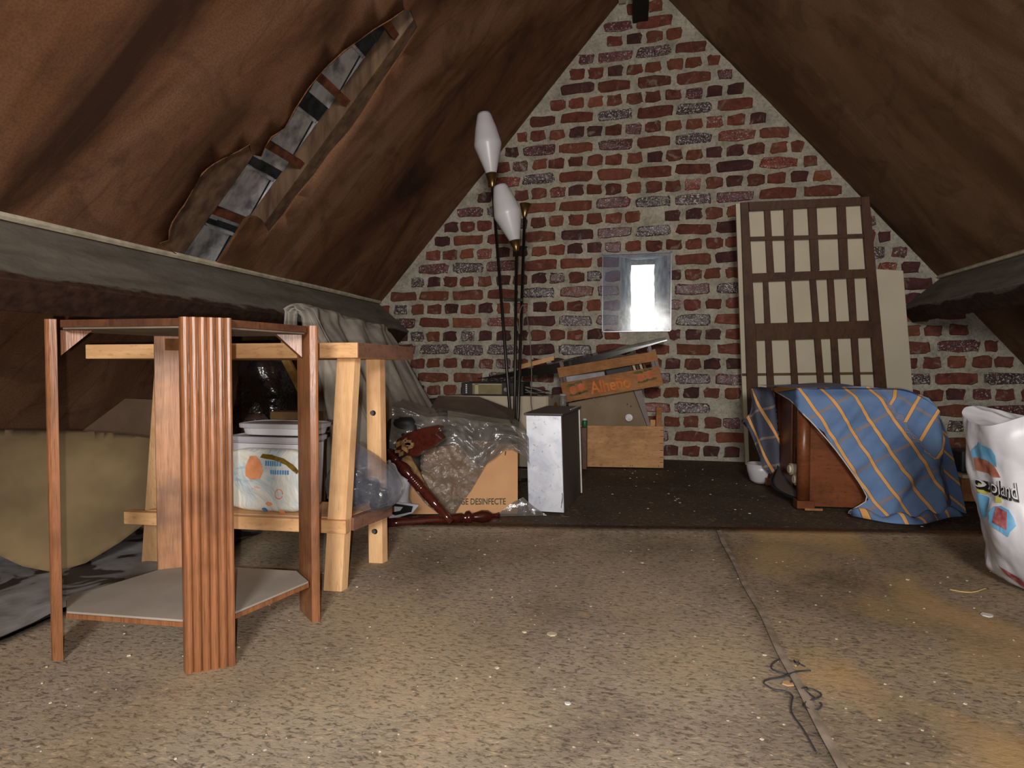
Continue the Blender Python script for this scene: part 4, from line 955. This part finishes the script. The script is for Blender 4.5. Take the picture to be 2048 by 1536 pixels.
# jar and green bottle
M['glass'] = film('jar_glass', (150, 150, 146), .4, .08, 30, .3, .004)
ja = V((-0.275, 2.2886, 0.3)); ja = V(((-0.3387, 2.86, 0.2552)[0], 2.86, 0))
mb = MB(); mb.lathe((ja.x, 2.86, .29), (ja.x, 2.86, .365), [(0, .014), (.1, .017), (.75, .017), (.85, .013), (.86, .016), (1, .016)], 20)
e = empty('glass_jar', (ja.x, 2.86, .29), 'small dusty glass jar on the shelf block left of the tan carton', 'jar'); mb.build('jar_body', M['glass'], e, smooth=True)
mb = MB(); mb.lathe((ja.x, 2.86, .366), (ja.x, 2.86, .376), [(0, .0165), (1, .0165)], 20); mb.build('cap', M['paper'], e)
mb = MB(); mb.box((ja.x - .035, 2.80, .003), (ja.x + .035, 2.96, .288)); tag(mb.build('dark_crate', M['walnut_dk'], bevel=.003), 'dark narrow box between the white carton and the tan carton', 'box')
gx = (-0.23, 2.84, 0.2242)[0]
e = empty('green_bottle', (gx, 2.86, .2), 'tiny green bottle with a white cap in front of the tan carton', 'bottle')
mb = MB(); mb.lathe((gx, 2.855, .2125), (gx, 2.855, .246), [(0, .011), (.1, .013), (.9, .013), (1, .011)], 16); mb.build('bottle_body', plain('green_plastic', (40, 104, 62), (30, 84, 50), 20, .4, .05), e, smooth=True)
mb = MB(); mb.lathe((gx, 2.855, .2465), (gx, 2.855, .256), [(0, .011), (1, .010)], 16); mb.build('cap', M['wedge'], e)
mb = MB(); mb.box((gx - .03, 2.838, .003), (gx + .012, 2.872, .212)); tag(mb.build('dark_block', M['walnut_dk'], bevel=.003), 'dark wooden block behind the grey metal housing under the green bottle', 'block')

# ---------------------------------------------------------------- white panels and dark lattice at the gable
M['cream'] = plain('cream_panel', (206, 196, 172), (194, 184, 160), 3, .75, .06)
M['brownw'] = m_wood('dark_stained_frame', (88, 60, 40), (66, 42, 28), (44, 28, 20), (3, 3, .8), .6, .3, .1)
ln = V((0, 1, .165)).normalized()
def lat(ps, d0, d1, name, m, par, bev=0):
    mb = MB(); P = [V(p) + ln * d0 for p in ps]; mb.slab(P, ln * (d1 - d0)); return mb.build(name, m, par, bevel=bev)
lp = empty('lattice_panel', (1.0, 3.1, 0), 'dark-stained wooden lattice frame leaning on the cream panel against the gable', 'lattice')
LQ = [
 ('stile', [(0.5071, 2.9844, 1.3066), (0.5414, 2.9843, 1.307), (0.6106, 3.1017, 0.596), (0.6577, 3.2071, -0.0429), (0.606, 3.2074, -0.0449)]),
 ('stile', [(1.0343, 2.9853, 1.3014), (1.0681, 2.9852, 1.3017), (1.211, 3.1304, 0.4216), (1.2829, 3.2096, -0.0581), (1.2309, 3.2099, -0.0602)]),
 ('top_rail', [(0.5437, 2.9844, 1.3069), (1.0322, 2.9852, 1.3016), (1.039, 2.9912, 1.2657), (0.5477, 2.9912, 1.2652)]),
 ('rail', [(0.5571, 3.0109, 1.146), (1.0569, 3.0124, 1.137), (1.0593, 3.0154, 1.1188), (0.5591, 3.014, 1.1271)]),
 ('rail', [(0.5736, 3.0396, 0.9722), (1.0837, 3.0389, 0.9762), (1.0888, 3.0454, 0.9367), (0.5776, 3.0463, 0.9312)]),
 ('rail', [(0.5979, 3.0798, 0.7282), (1.1256, 3.0789, 0.734), (1.1359, 3.0919, 0.6551), (0.6061, 3.0934, 0.6461)]),
 ('rail', [(0.6621, 3.1871, 0.0784), (1.2233, 3.1843, 0.0951), (1.2306, 3.1949, 0.0309), (0.6676, 3.1981, 0.0115)]),
]
for nm, ps in LQ: lat(ps, -.022, 0, nm, M['brownw'], lp, .001)
BQ = [[(0.6158, 2.9907, 1.2684), (0.6429, 2.9909, 1.267), (0.675, 3.0394, 0.9736), (0.6428, 3.0392, 0.9747)], [(0.7034, 2.9907, 1.2683), (0.7435, 2.9907, 1.2684), (0.7682, 3.0391, 0.9752), (0.7297, 3.0393, 0.9742)], [(0.8099, 2.9909, 1.267), (0.8471, 2.9909, 1.2673), (0.8779, 3.0389, 0.9762), (0.8423, 3.0391, 0.9751)], [(0.9362, 2.991, 1.2669), (0.9727, 2.9909, 1.2671), (1.0056, 3.0389, 0.9765), (0.9685, 3.039, 0.9755)],
 [(0.6262, 3.0458, 0.9346), (0.6493, 3.0459, 0.9338), (0.7015, 3.1305, 0.4213), (0.7326, 3.1955, 0.0272), (0.6986, 3.1957, 0.026), (0.6683, 3.1305, 0.4211)], [(0.7295, 3.0459, 0.9338), (0.7546, 3.0461, 0.933), (0.8142, 3.13, 0.4244), (0.8548, 3.1948, 0.0312), (0.8239, 3.195, 0.0302), (0.7838, 3.13, 0.4243)], [(0.8379, 3.0457, 0.9352), (0.8649, 3.0458, 0.9344), (0.9344, 3.1299, 0.4251), (0.9867, 3.1941, 0.0357), (0.954, 3.1943, 0.0346), (0.9045, 3.1299, 0.4249)], [(0.916, 3.0457, 0.9351), (0.9426, 3.0458, 0.9343), (1.0072, 3.1294, 0.428), (1.0563, 3.1937, 0.038), (1.0262, 3.1939, 0.037), (0.9753, 3.1294, 0.4278)], [(1.0018, 3.0454, 0.9371), (1.0324, 3.0455, 0.9361), (1.0973, 3.1293, 0.4284), (1.1458, 3.1932, 0.041), (1.1161, 3.1934, 0.04), (1.0703, 3.1293, 0.4283)]]
for ps in BQ: lat(ps, -.0225 + .004, -.002, 'bar', M['brownw'], lp, .001)
mb_e = empty('cream_board', (1.0, 3.15, 0), 'large cream panel behind the dark lattice, a thin brown line across its foot', 'panel')
lat([(0.4888, 2.9846, 1.3054), (1.0448, 2.985, 1.303), (1.1972, 3.1386, 0.3721), (1.2515, 3.2055, -0.0333), (0.5886, 3.2071, -0.0428), (0.5498, 3.1268, 0.4436)], .004, .024, 'board', M['cream'], mb_e, .001)
lat([(0.5485, 3.1213, 0.477), (1.1664, 3.1199, 0.4853), (1.1684, 3.1219, 0.4731), (0.5497, 3.1234, 0.4642)], .0, .003, 'brown_line', M['scrap'], mb_e)
mb = MB(); P = [V(p) + ln * .028 for p in [(1.0986, 3.0386, 0.9779), (1.2571, 3.041, 0.9633), (1.3505, 3.1384, 0.3736), (1.402, 3.2024, -0.0145), (1.2052, 3.2036, -0.022)]]; mb.slab(P, ln * .02); tag(mb.build('cream_board', M['cream'], bevel=.002), 'narrower cream board right of the lattice, leaning on the gable', 'panel')

# ---------------------------------------------------------------- old wireless cabinet under the check cloth
M['veneer'] = m_wood('radio_veneer', (128, 74, 44), (104, 58, 34), (70, 38, 24), (.8, 4, 4), .35, .5, .05)
rx0, ry0 = .596, 2.20
ra = V((1, .08, 0)).normalized(); rb = V((-.03, 1, 0)).normalized()       # along the long side; along the front (receding)
rd = empty('radio_cabinet', (rx0 + .28, ry0 + .2, 0), 'old walnut wireless cabinet half hidden under the blue check cloth', 'radio')
def RP(a, b, z): return V((rx0, ry0, 0)) + ra * a + rb * b + V((0, 0, z))
def rbox(name, a0, a1, b0, b1, z0, z1, m, bev=.002, par=None):
    mb = MB(); mb.hexa([RP(a0, b0, z0), RP(a1, b0, z0), RP(a1, b1, z0), RP(a0, b1, z0)], [RP(a0, b0, z1), RP(a1, b0, z1), RP(a1, b1, z1), RP(a0, b1, z1)]); return mb.build(name, m, par or rd, bevel=bev)
RH = .405; RL = .345; RW = .46
rbox('side_panel', .012, RL, .0, .014, .012, RH, M['veneer']); rbox('side_panel', .012, RL, RW - .014, RW, .012, RH, M['veneer'])
mb = MB(); mb.lathe(RP(.002, .010, .035), RP(.002, .010, RH), [(0, .022), (1, .022)], 24); mb.build('corner_post', M['veneer'], rd, smooth=True)
mb = MB(); mb.lathe(RP(.002, RW - .02, .035), RP(.002, RW - .02, RH), [(0, .02), (1, .02)], 24); mb.build('corner_post', M['veneer'], rd, smooth=True)
rbox('foot', -.024, .035, -.014, .035, .006, .034, M['veneer']); rbox('foot', .0, .06, -.020, -.0145, .0015, .010, M['crate2'])
rbox('foot', -.024, .035, RW - .045, RW, .003, .034, M['veneer'])
rbox('top_board', -.02, RL + .01, -.005, RW + .005, RH + .001, RH + .012, M['veneer'])
rbox('back_board', RL - .012, RL, .016, RW - .016, .012, RH, M['walnut_dk']); rbox('base_board', .0, RL, .016, RW - .016, .012, .022, M['walnut_dk'])
rbox('front_panel', .03, .036, .024, .19, .022, RH - .004, plain('grille_cloth', (112, 98, 74), (92, 80, 60), 60, .9, .3)); rbox('front_panel', .012, .02, .19, RW - .03, .022, RH - .004, M['veneer'])
rbox('dial_plate', .0265, .0295, .034, .185, .04, .20, M['binder'])
M['knob'] = plain('ivory_knob', (206, 196, 172), (188, 178, 152), 20, .4, .05)
for b_, z in ((.115, .125), (.055, .098)):
    mb = MB(); c = RP(.026, b_, z); mb.lathe(c, c - ra * .045, [(0, .012), (.45, .012), (.46, .022), (.85, .022), (.86, .015), (1, .014)], 24); mb.build('knob', M['knob'], rd, smooth=False)
mb = MB(); mb.tube([RP(-.002 - .055 * math.sin(math.pi * k / 12), .03 + .30 * k / 12, .028 + .055 * (k / 12) ** 1.5) for k in range(13)], .006, 8); mb.build('speaker_rim', M['blackp'], rd, smooth=True)
mb = MB(); mb.grid(12, 4, lambda u, v_: RP(-.0 - .050 * math.sin(math.pi * u) * v_, .03 + .30 * u, .030 + .055 * u ** 1.5 + .02 * (1 - v_))); mb.build('speaker_cone', M['greym'], rd, smooth=True, thick=.002)

def m_check():
    t = NT('blue_check'); tc = t.n('ShaderNodeTexCoord'); sp = t.n('ShaderNodeSeparateXYZ'); t.l(tc.outputs['UV'], sp.inputs[0])
    def stripe(o, per, wd, off=0): return t.math('LESS_THAN', t.math('FRACT', t.math('ADD', t.math('DIVIDE', o, per), off)), wd)
    n_ = t.noise(t.coord('Object'), 6, 4, .6)
    base = t.ramp(n_, [(.3, lin((90, 118, 158))), (.7, lin((114, 142, 182)))])
    s1 = stripe(sp.outputs[0], .068, .15); s2_ = stripe(sp.outputs[1], .112, .085, .3); s3 = 0
    c = t.mix(t.math('MULTIPLY', s2_, .7), base, lin((146, 128, 114)))
    e = stripe(sp.outputs[0], .068, .19, .02); c = t.mix(t.math('MULTIPLY', e, .6), c, lin((58, 58, 70)))
    c = t.mix(s1, c, lin((222, 166, 102)))
    t.col(c); t.bump(t.noise(t.coord('Object'), 300, 2), .1, .001); t.set(.8, 0, .15); return t.m
M['check'] = m_check()
ck = empty('check_cloth', (rx0 + .25, ry0 + .1, .43), 'blue check cloth with orange stripes draped over the old wireless cabinet', 'cloth')
zt2 = .433
# the drape towards the viewer, an oblique hem on its left; a: along the cabinet, b: metres down from the top
def hem(a):     # left hem line: as far down as the cloth is cut away
    return 0
def uvm(a, b):
    ang = .62; u = a * math.cos(ang) + (-b) * -math.sin(ang) * -1; 
    return (a * .80 - b * .60 * 1.0, a * .45 + b * .9)
def dpt_(a, b):
    g = max(0, b) / .43
    sp_ = .040 + .030 * g + .10 * max(0, a - .30) * g
    if a > .223 + .71 * b: sp_ -= .010 * min(1, (a - .223 - .71 * b) / .006)
    return sp_ + math.sin(a * 16 + b * 7 + .6) * .016 * g + nz((a * 1.2 + b * .8, b * .7, 3), 8, .038) * (.15 + g) + nz((a * 1.3 + b, b * .6, 8), 20, .012)
def R2P(px_, py_): return 0
def front_map(a, b):
    zz = zt2 - b; rnd = min(1, max(0, b) / .03)
    if a > .42: bend = (a - .42); return RP(a - bend * .15, -dpt_(a, b) * rnd + bend * 1.05 , max(.006, zz) + nz((a, b, 1), 9, .004))
    return RP(a, -dpt_(a, b) * rnd, max(.006, zz) + nz((a, b, 1), 9, .004))
ol = [(-.104, .0), (-.02, -.0), (.2, -.004), (.30, 0), (.345, .012), (.39, .032), (.425, .085), (.45, .17), (.467, .25), (.488, .31), (.50, .39), (.478, .424), (.432, .432), (.39, .424), (.353, .430), (.30, .424), (.257, .430), (.19, .424), (.127, .428), (.13, .415), (.151, .404), (.19, .377), (.171, .331), (.125, .266), (.075, .194), (.033, .119), (.011, .084), (-.022, .050), (-.067, .033), (-.104, .019)]
def fm(a, b):
    if a < 0: return RP(-.030 + .0 * a, -.03 - a * 3.1, zt2 - b) 
    p = front_map(a, b)
    if a < .05: 
        k = a / .05; q = RP(-.030, -.03, zt2 - b); p = q.lerp(p, k)
    return p
mb = MB(); mb.surf(ol, [], .011, fm)
o = mb.build('front_drape', M['check'], ck, smooth=True)
l = o.data.uv_layers.new(name='UVMap')
# fabric coordinates kept per vertex: recompute from the outline space
src = MB(); R2 = random.getstate()
def set_uv(o, fn_uv):
    l = o.data.uv_layers.active
    vs = [v.co + root_loc(o) for v in o.data.vertices]
    for lp in o.data.loops: l.data[lp.index].uv = fn_uv(vs[lp.vertex_index])
def uv_front(p):
    d = p - V((rx0, ry0, 0)); a = d.dot(ra); b = zt2 - p.z
    fold = .223 + b * .71                       # the cloth turns along this crease
    if a > fold: 
        return (a * .86 + b * .50 + .02, b * .8 - a * .55)
    return (a * .86 - b * .52 + .3, a * .5 + b * .80)
set_uv(o, uv_front)
def topf(u, v_):
    a = -.045 - .075 * v_ * (1 - u) + .475 * u; b = -.038 + .56 * v_
    sag = -.085 * max(0, (u - .68) / .32) ** 2 + .006 * math.sin(u * 7) * math.sin(v_ * 5)
    return RP(a, b, zt2 + .0015 + sag)
mb = MB(); mb.grid(30, 16, topf); o = mb.build('top_spread', M['check'], ck, smooth=True); o.data.uv_layers.new(name='UVMap')
set_uv(o, lambda p: ((p.x - rx0) * .86 + (p.y - ry0) * .52 + .3, (p.x - rx0) * .5 - (p.y - ry0) * .8))
hp_ = [fm(*p) + V((0, -.002, 0)) for p in ol[16:]]
mb = MB(); mb.tube([p for p in hp_], .0022, 5, 1); mb.build('hem', M['wedge'], ck, smooth=True)
# right hanging end
mb = MB(); mb.grid(20, 20, lambda u, v_: RP(.425 + .085 * v_ ** .7 + .012 * math.sin(u * 14 + 2) * v_, -.02 + .46 * u, zt2 - .09 - v_ * .335))
o = mb.build('end_drape', M['check'], ck, smooth=True); o.data.uv_layers.new(name='UVMap'); set_uv(o, lambda p: (p.y * .5 - p.z * .8, p.y * .8 + p.z * .5))
# far left flap, its wrong side and shade painted as a greyer base
fo = [(0.4821, 0.4142), (0.5252, 0.4249), (0.5797, 0.4211), (0.588, 0.3713), (0.5932, 0.2466), (0.6013, 0.0486), (0.5879, 0.0334), (0.5681, 0.0577), (0.5444, 0.082), (0.5244, 0.1297), (0.5002, 0.1815), (0.478, 0.2398), (0.4518, 0.2814), (0.4752, 0.3176), (0.4904, 0.3702)]
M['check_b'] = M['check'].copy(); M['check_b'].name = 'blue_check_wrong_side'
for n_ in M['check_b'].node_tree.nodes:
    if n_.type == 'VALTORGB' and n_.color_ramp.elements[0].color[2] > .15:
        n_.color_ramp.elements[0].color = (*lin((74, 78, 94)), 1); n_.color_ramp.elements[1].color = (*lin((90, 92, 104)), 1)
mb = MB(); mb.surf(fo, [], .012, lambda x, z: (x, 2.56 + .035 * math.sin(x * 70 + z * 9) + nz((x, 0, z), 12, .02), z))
o = mb.build('left_flap', M['check_b'], ck, smooth=True, thick=.001); o['label'] = 'wrong side of the cloth hanging left, greyed with painted shade'
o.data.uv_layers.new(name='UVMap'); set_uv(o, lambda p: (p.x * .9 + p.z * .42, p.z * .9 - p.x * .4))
# gathered toe of the cloth on the floor
mb = MB(); mb.grid(26, 6, lambda u, v_: RP(.12 + .36 * u, -.10 - .05 * math.sin(u * 5) - v_ * .045 * (.4 + math.sin(u * 3)), .010 + .022 * math.sin(v_ * 3.1) * (1 + .5 * math.sin(u * 23))))
o = mb.build('floor_gather', M['check'], ck, smooth=True, thick=.001); o.data.uv_layers.new(name='UVMap'); set_uv(o, lambda p: (p.x * .9 + p.y * .4, p.y * .8))
# white bowl beside it
mb = MB(); c = V((0.5822, 2.6768, 0.002)) + V((-.03, 0, 0)); mb.lathe(c, c + V((0, 0, .085)), [(0, .03), (.15, .045), (.6, .056), (1, .060), (1, .056), (.7, .050)], 28); tag(mb.build('white_bowl', M['tub'], smooth=True), 'white bowl on the floor under the left corner of the check cloth', 'bowl')

# ---------------------------------------------------------------- white carrier bag at the right
M['carrier'] = plain('white_carrier', (214, 214, 220), (192, 192, 200), 6, .38, .45, spec=.5, bd=.012)
BC = V((.955, 1.475, 0))
def carrier(u, v_, off=0):
    a = 2 * math.pi * u; c, s = math.cos(a), math.sin(a)
    W = .190 + .015 * v_ + (-.035 * (1 - v_) ** 3); D = .115 - .015 * v_
    x = math.copysign(abs(c) ** .62, c) * W; y = math.copysign(abs(s) ** .62, s) * D
    z = .010 + .385 * v_
    if v_ < .12: k = (.12 - v_) / .12; x *= 1 - .28 * k * k; y *= 1 - .28 * k * k
    z += .018 * v_ ** 6 * math.sin(a * 3 + 1.0)
    p = V((BC.x + x + .02 * (1 - v_), BC.y + y + .05 * x, z))
    n = V((c, s, 0)).normalized()
    d = nz(p, 8, .020) + nz((p.x * 1.4, p.y * 1.4, p.z * .5), 19, .011) + abs(nz((p.x, p.y, p.z * .4), 34, 1)) * .008
    return p + n * (d + off)
cb_ = empty('carrier_bag', (BC.x, BC.y, .01), 'large white carrier bag with blue, brown and black print at the right edge', 'bag')
mb = MB(); mb.grid(130, 60, lambda u, v_: carrier(u, v_), closed=True)
mb.grid(130, 10, lambda u, v_: carrier(u, 1).lerp(V((BC.x, BC.y, .395)), v_ * .98) + V((0, 0, -.022 * math.sin(math.pi * v_) + nz(carrier(u, 1) * (1 - v_), 16, .022) * math.sin(math.pi * v_))), closed=True); mb.f.append(tuple(range(129, -1, -1))); mb.build('bag_body', M['carrier'], cb_, smooth=True)
M['pblue'] = plain('sky_blue_print', (112, 172, 210), (92, 154, 196), 30, .45, .1); M['pbrn'] = plain('brick_brown_print', (168, 112, 90), (142, 88, 70), 40, .45, .1)
M['pyel'] = plain('yellow_print', (190, 188, 90), None, 30, .45, .1); M['pred'] = plain('crimson_print', (138, 50, 56), (170, 110, 110), 70, .45, .1)
# print coordinates: U across (0..1 over the left facing side), H height in metres
UT = [(1929, .45), (1942, .48), (1957, .50), (1975, .52), (1987, .54), (2000, .56), (2013, .58), (2028, .60), (2046, .62), (2066, .64)]
def uof(x):
    for (x0_, u0_), (x1_, u1_) in zip(UT, UT[1:]):
        if x <= x1_: return u0_ + (u1_ - u0_) * (x - x0_) / (x1_ - x0_)
    return .64
def PR(a, h, off=.003): return carrier(uof(1938 + 110 * a), (h - .010) / .385, off)
def q2(px_, py_): return ((px_ - 1938) / 110, .5 - (py_ - 738) * .00112)
def pdec(nm, pts, m, off=.003):
    mb = MB(); mb.surf([q2(*p) for p in pts], [], .02, lambda a, h: PR(a, h, off)); return mb.build(nm, m, cb_, smooth=True)
pdec('blue_figure_print', [(1948, 905), (1955, 890), (1962, 874), (1968, 880), (1980, 882), (1992, 886), (1996, 900), (1990, 918), (1988, 925), (1975, 915), (1968, 912), (1950, 915)], M['pblue'])
pdec('brown_figure_print', [(1951, 912), (1968, 912), (1975, 916), (1984, 924), (1992, 945), (1978, 946), (1964, 943), (1950, 940)], M['pbrn'])
pdec('yellow_print', [(1947, 972), (1954, 966), (1962, 974), (1957, 988), (1948, 985)], M['pyel']); pdec('yellow_print', [(1980, 984), (1990, 984), (1992, 994), (1980, 996)], M['pyel'])
pdec('blue_figure_print', [(1948, 988), (1962, 992), (1965, 1005), (1960, 1030), (1954, 1040), (1949, 1028)], M['pblue'])
pdec('blue_figure_print', [(1971, 1020), (1978, 1004), (1990, 1000), (2008, 1004), (2016, 1018), (2020, 1032), (2010, 1044), (2004, 1056), (1992, 1048), (1978, 1040), (1972, 1036)], M['pblue'])
pdec('crimson_print', [(1982, 1003), (2006, 1008), (2005, 1042), (1980, 1034)], M['pred'], .0045)
pdec('crimson_print', [(1960, 1126), (1972, 1134), (1988, 1140), (1986, 1168), (1974, 1160), (1962, 1142)], M['pred'])
for m_, off, dx, dz, bo in ((M['blackp'], .0045, .010, -.0035, .06), (M['whitep'], .006, 0, 0, .0)):
    def tf(x, y): 
        a, h = q2(1944 + x * 84, 974 - y * (24 + 8 * x) + x * 8); return PR(a + dx, h + dz, off)
    text_mb('oxoland', tf, bo).build('lettering', m_, cb_)
# black bundle behind the carrier bag
mb, _ = blob(1.33, 1.86, .003, .455, .19, .12, .03, 6, .9, .55, 50, 30, 21); tag(mb.build('black_bundle', plain('black_fabric', (46, 42, 40), (26, 24, 23), 12, .8, .5), smooth=True), 'black fabric bundle showing behind the top of the white carrier bag', 'bundle')
mb = MB(); a = V((1.2158, 2.45, 0.0362)); b = V((1.2676, 2.35, 0.0722)); b2 = a + V((.28, -.02, 0)); mb.hexa([(a.x, a.y, .09), (b2.x, b2.y, .09), (b2.x, b2.y + .08, .09), (a.x, a.y + .08, .09)], [(a.x, a.y, .103), (b2.x, b2.y, .103), (b2.x, b2.y + .08, .103), (a.x, a.y + .08, .103)]); tag(mb.build('pale_batten', M['cream'], bevel=.001), 'pale batten lying between the check cloth and the carrier bag', 'batten')
mb = MB(); mb.box((a.x + .0, a.y + .005, .002), (a.x + .27, a.y + .07, .0885)); tag(mb.build('wooden_block', M['crate2'], bevel=.003), 'brown wooden block under the pale batten beside the check cloth', 'block')
mb = MB(); mb.box((a.x + .01, a.y + .03, .1045), (a.x + .25, a.y + .12, .19)); tag(mb.build('dark_case', M['binder'], bevel=.008), 'dark case on the pale batten between the check cloth and the carrier bag', 'case')

# ---------------------------------------------------------------- small things lying on the boards
def F2(px_, py_): return None
wr = [[(0.2805, 1.013, 0.0105), (0.2701, 1.0257, 0.0105), (0.2493, 1.0332, 0.0105), (0.2308, 1.0141, 0.0105), (0.2234, 0.9946, 0.0105), (0.2328, 0.9854, 0.0105), (0.2454, 0.9819, 0.0105), (0.2526, 0.9637, 0.0105), (0.2442, 0.956, 0.0105)],
      [(0.2844, 0.9971, 0.0125), (0.2606, 0.989, 0.0125), (0.2436, 0.9746, 0.0125), (0.2331, 0.9648, 0.0125), (0.2094, 0.9539, 0.0125), (0.2005, 0.9432, 0.0125), (0.2067, 0.9316, 0.0125), (0.2157, 0.9236, 0.0125), (0.2313, 0.9241, 0.0125), (0.2376, 0.9132, 0.0125), (0.2309, 0.8973, 0.0125), (0.2222, 0.8679, 0.0125), (0.2293, 0.8311, 0.0125), (0.2312, 0.7896, 0.0125), (0.2316, 0.7828, 0.0125)],
      [(0.2564, 0.9395, 0.0115), (0.2742, 0.9405, 0.0115), (0.2828, 0.9272, 0.0115), (0.266, 0.9116, 0.0115), (0.2478, 0.9, 0.0115), (0.2481, 0.8836, 0.0115), (0.2624, 0.8829, 0.0115), (0.2731, 0.8989, 0.0115), (0.2715, 0.905, 0.0115)],
      [(0.2592, 0.9345, 0.0115), (0.2645, 0.9233, 0.0115), (0.2686, 0.9135, 0.0115)]]
mb = MB()
for ps in wr: mb.tube(ps, .0013, 6, 2)
for c in ((0.2725, 1.0202, 0.011), (0.2592, 0.9396, 0.011)): 
    for k in range(5): mb.tube([V(c) + V((R.uniform(-.006, .006), R.uniform(-.006, .006), R.uniform(-.001, .003))) for _ in range(3)], .001, 4)
tag(mb.build('tangled_wire', plain('dark_wire', (62, 64, 66), (44, 46, 48), 60, .5, 0), smooth=True), 'dark tangled wire lying across the seam of the floor boards', 'wire')
mb = MB(); mb.tube([(0.6937, 1.4413, 0.009), (0.714, 1.4309, 0.009), (0.7372, 1.4328, 0.009), (0.7837, 1.4721, 0.009)], .0016, 5, 1); tag(mb.build('straw', plain('straw_yellow', (196, 168, 106), None, 40), smooth=True), 'yellow straw on the floor in front of the carrier bag', 'straw')
def chip(name, px_, s, m, lab, cat, th=.002):
    mb = MB(); c = V(px_); n = 7; P = [(c.x + s * math.cos(2 * math.pi * k / n) * R.uniform(.7, 1.2), c.y + s * .8 * math.sin(2 * math.pi * k / n) * R.uniform(.6, 1.2), c.z) for k in range(n)]
    mb.slab(P, (0, 0, th)); tag(mb.build(name, m), lab, cat)
chip('paper_scrap', (0.6964, 1.3062, 0.008), .0125, M['wedge'], 'white scrap on the floor below the carrier bag', 'scrap')
mb = MB(); mb.tube([(0.4834, 0.9818, 0.009), (0.4878, 0.98, 0.009), (0.4922, 0.9782, 0.009)], .0012, 5); tag(mb.build('black_twig', M['blackp']), 'tiny black twig alone on the ochre floor at right', 'twig')
chip('plaster_flake', (-0.1431, 1.0441, 0.009), .0095, plain('cream_flake', (196, 182, 150), None, 40), 'cream flake on the floor in the middle of the picture', 'flake')
chip('plaster_flake', (-0.0906, 0.8296, 0.009), .005, M['wedge'], 'small white flake on the floor low in the middle', 'flake')
chip('plaster_flake', (0.2404, 0.9555, 0.008), .010, plain('tan_flake', (190, 150, 110), None, 40), 'tan flake under the loops of the tangled wire', 'flake')
mb = MB()
for k in range(420):
    y = .45 + R.random() ** 1.3 * 1.2; x = R.uniform(-1.0, 1.6)
    if y > far(x) - .02: continue
    s = R.uniform(.0008, .0026) * (1.6 if R.random() < .08 else 1); z = .0085
    mb.slab([(x + s * math.cos(a), y + s * math.sin(a) * R.uniform(.5, 1), z) for a in (0, 1.5, 3, 4.6)], (0, 0, s * .5))
for k in range(90):
    x = R.uniform(-.1, 1.6); y = R.uniform(2.0, 3.0); s = R.uniform(.0015, .0045)
    if x > .5 and y > 2.1: continue
    mb.slab([(x + s * math.cos(a), y + s * math.sin(a) * R.uniform(.5, 1), .001) for a in (0, 1.5, 3, 4.6)], (0, 0, s * .5))
o = tag(mb.build('debris', M['cream']), 'scattered pale crumbs of plaster all over the attic floor', 'debris'); o['kind'] = 'stuff'
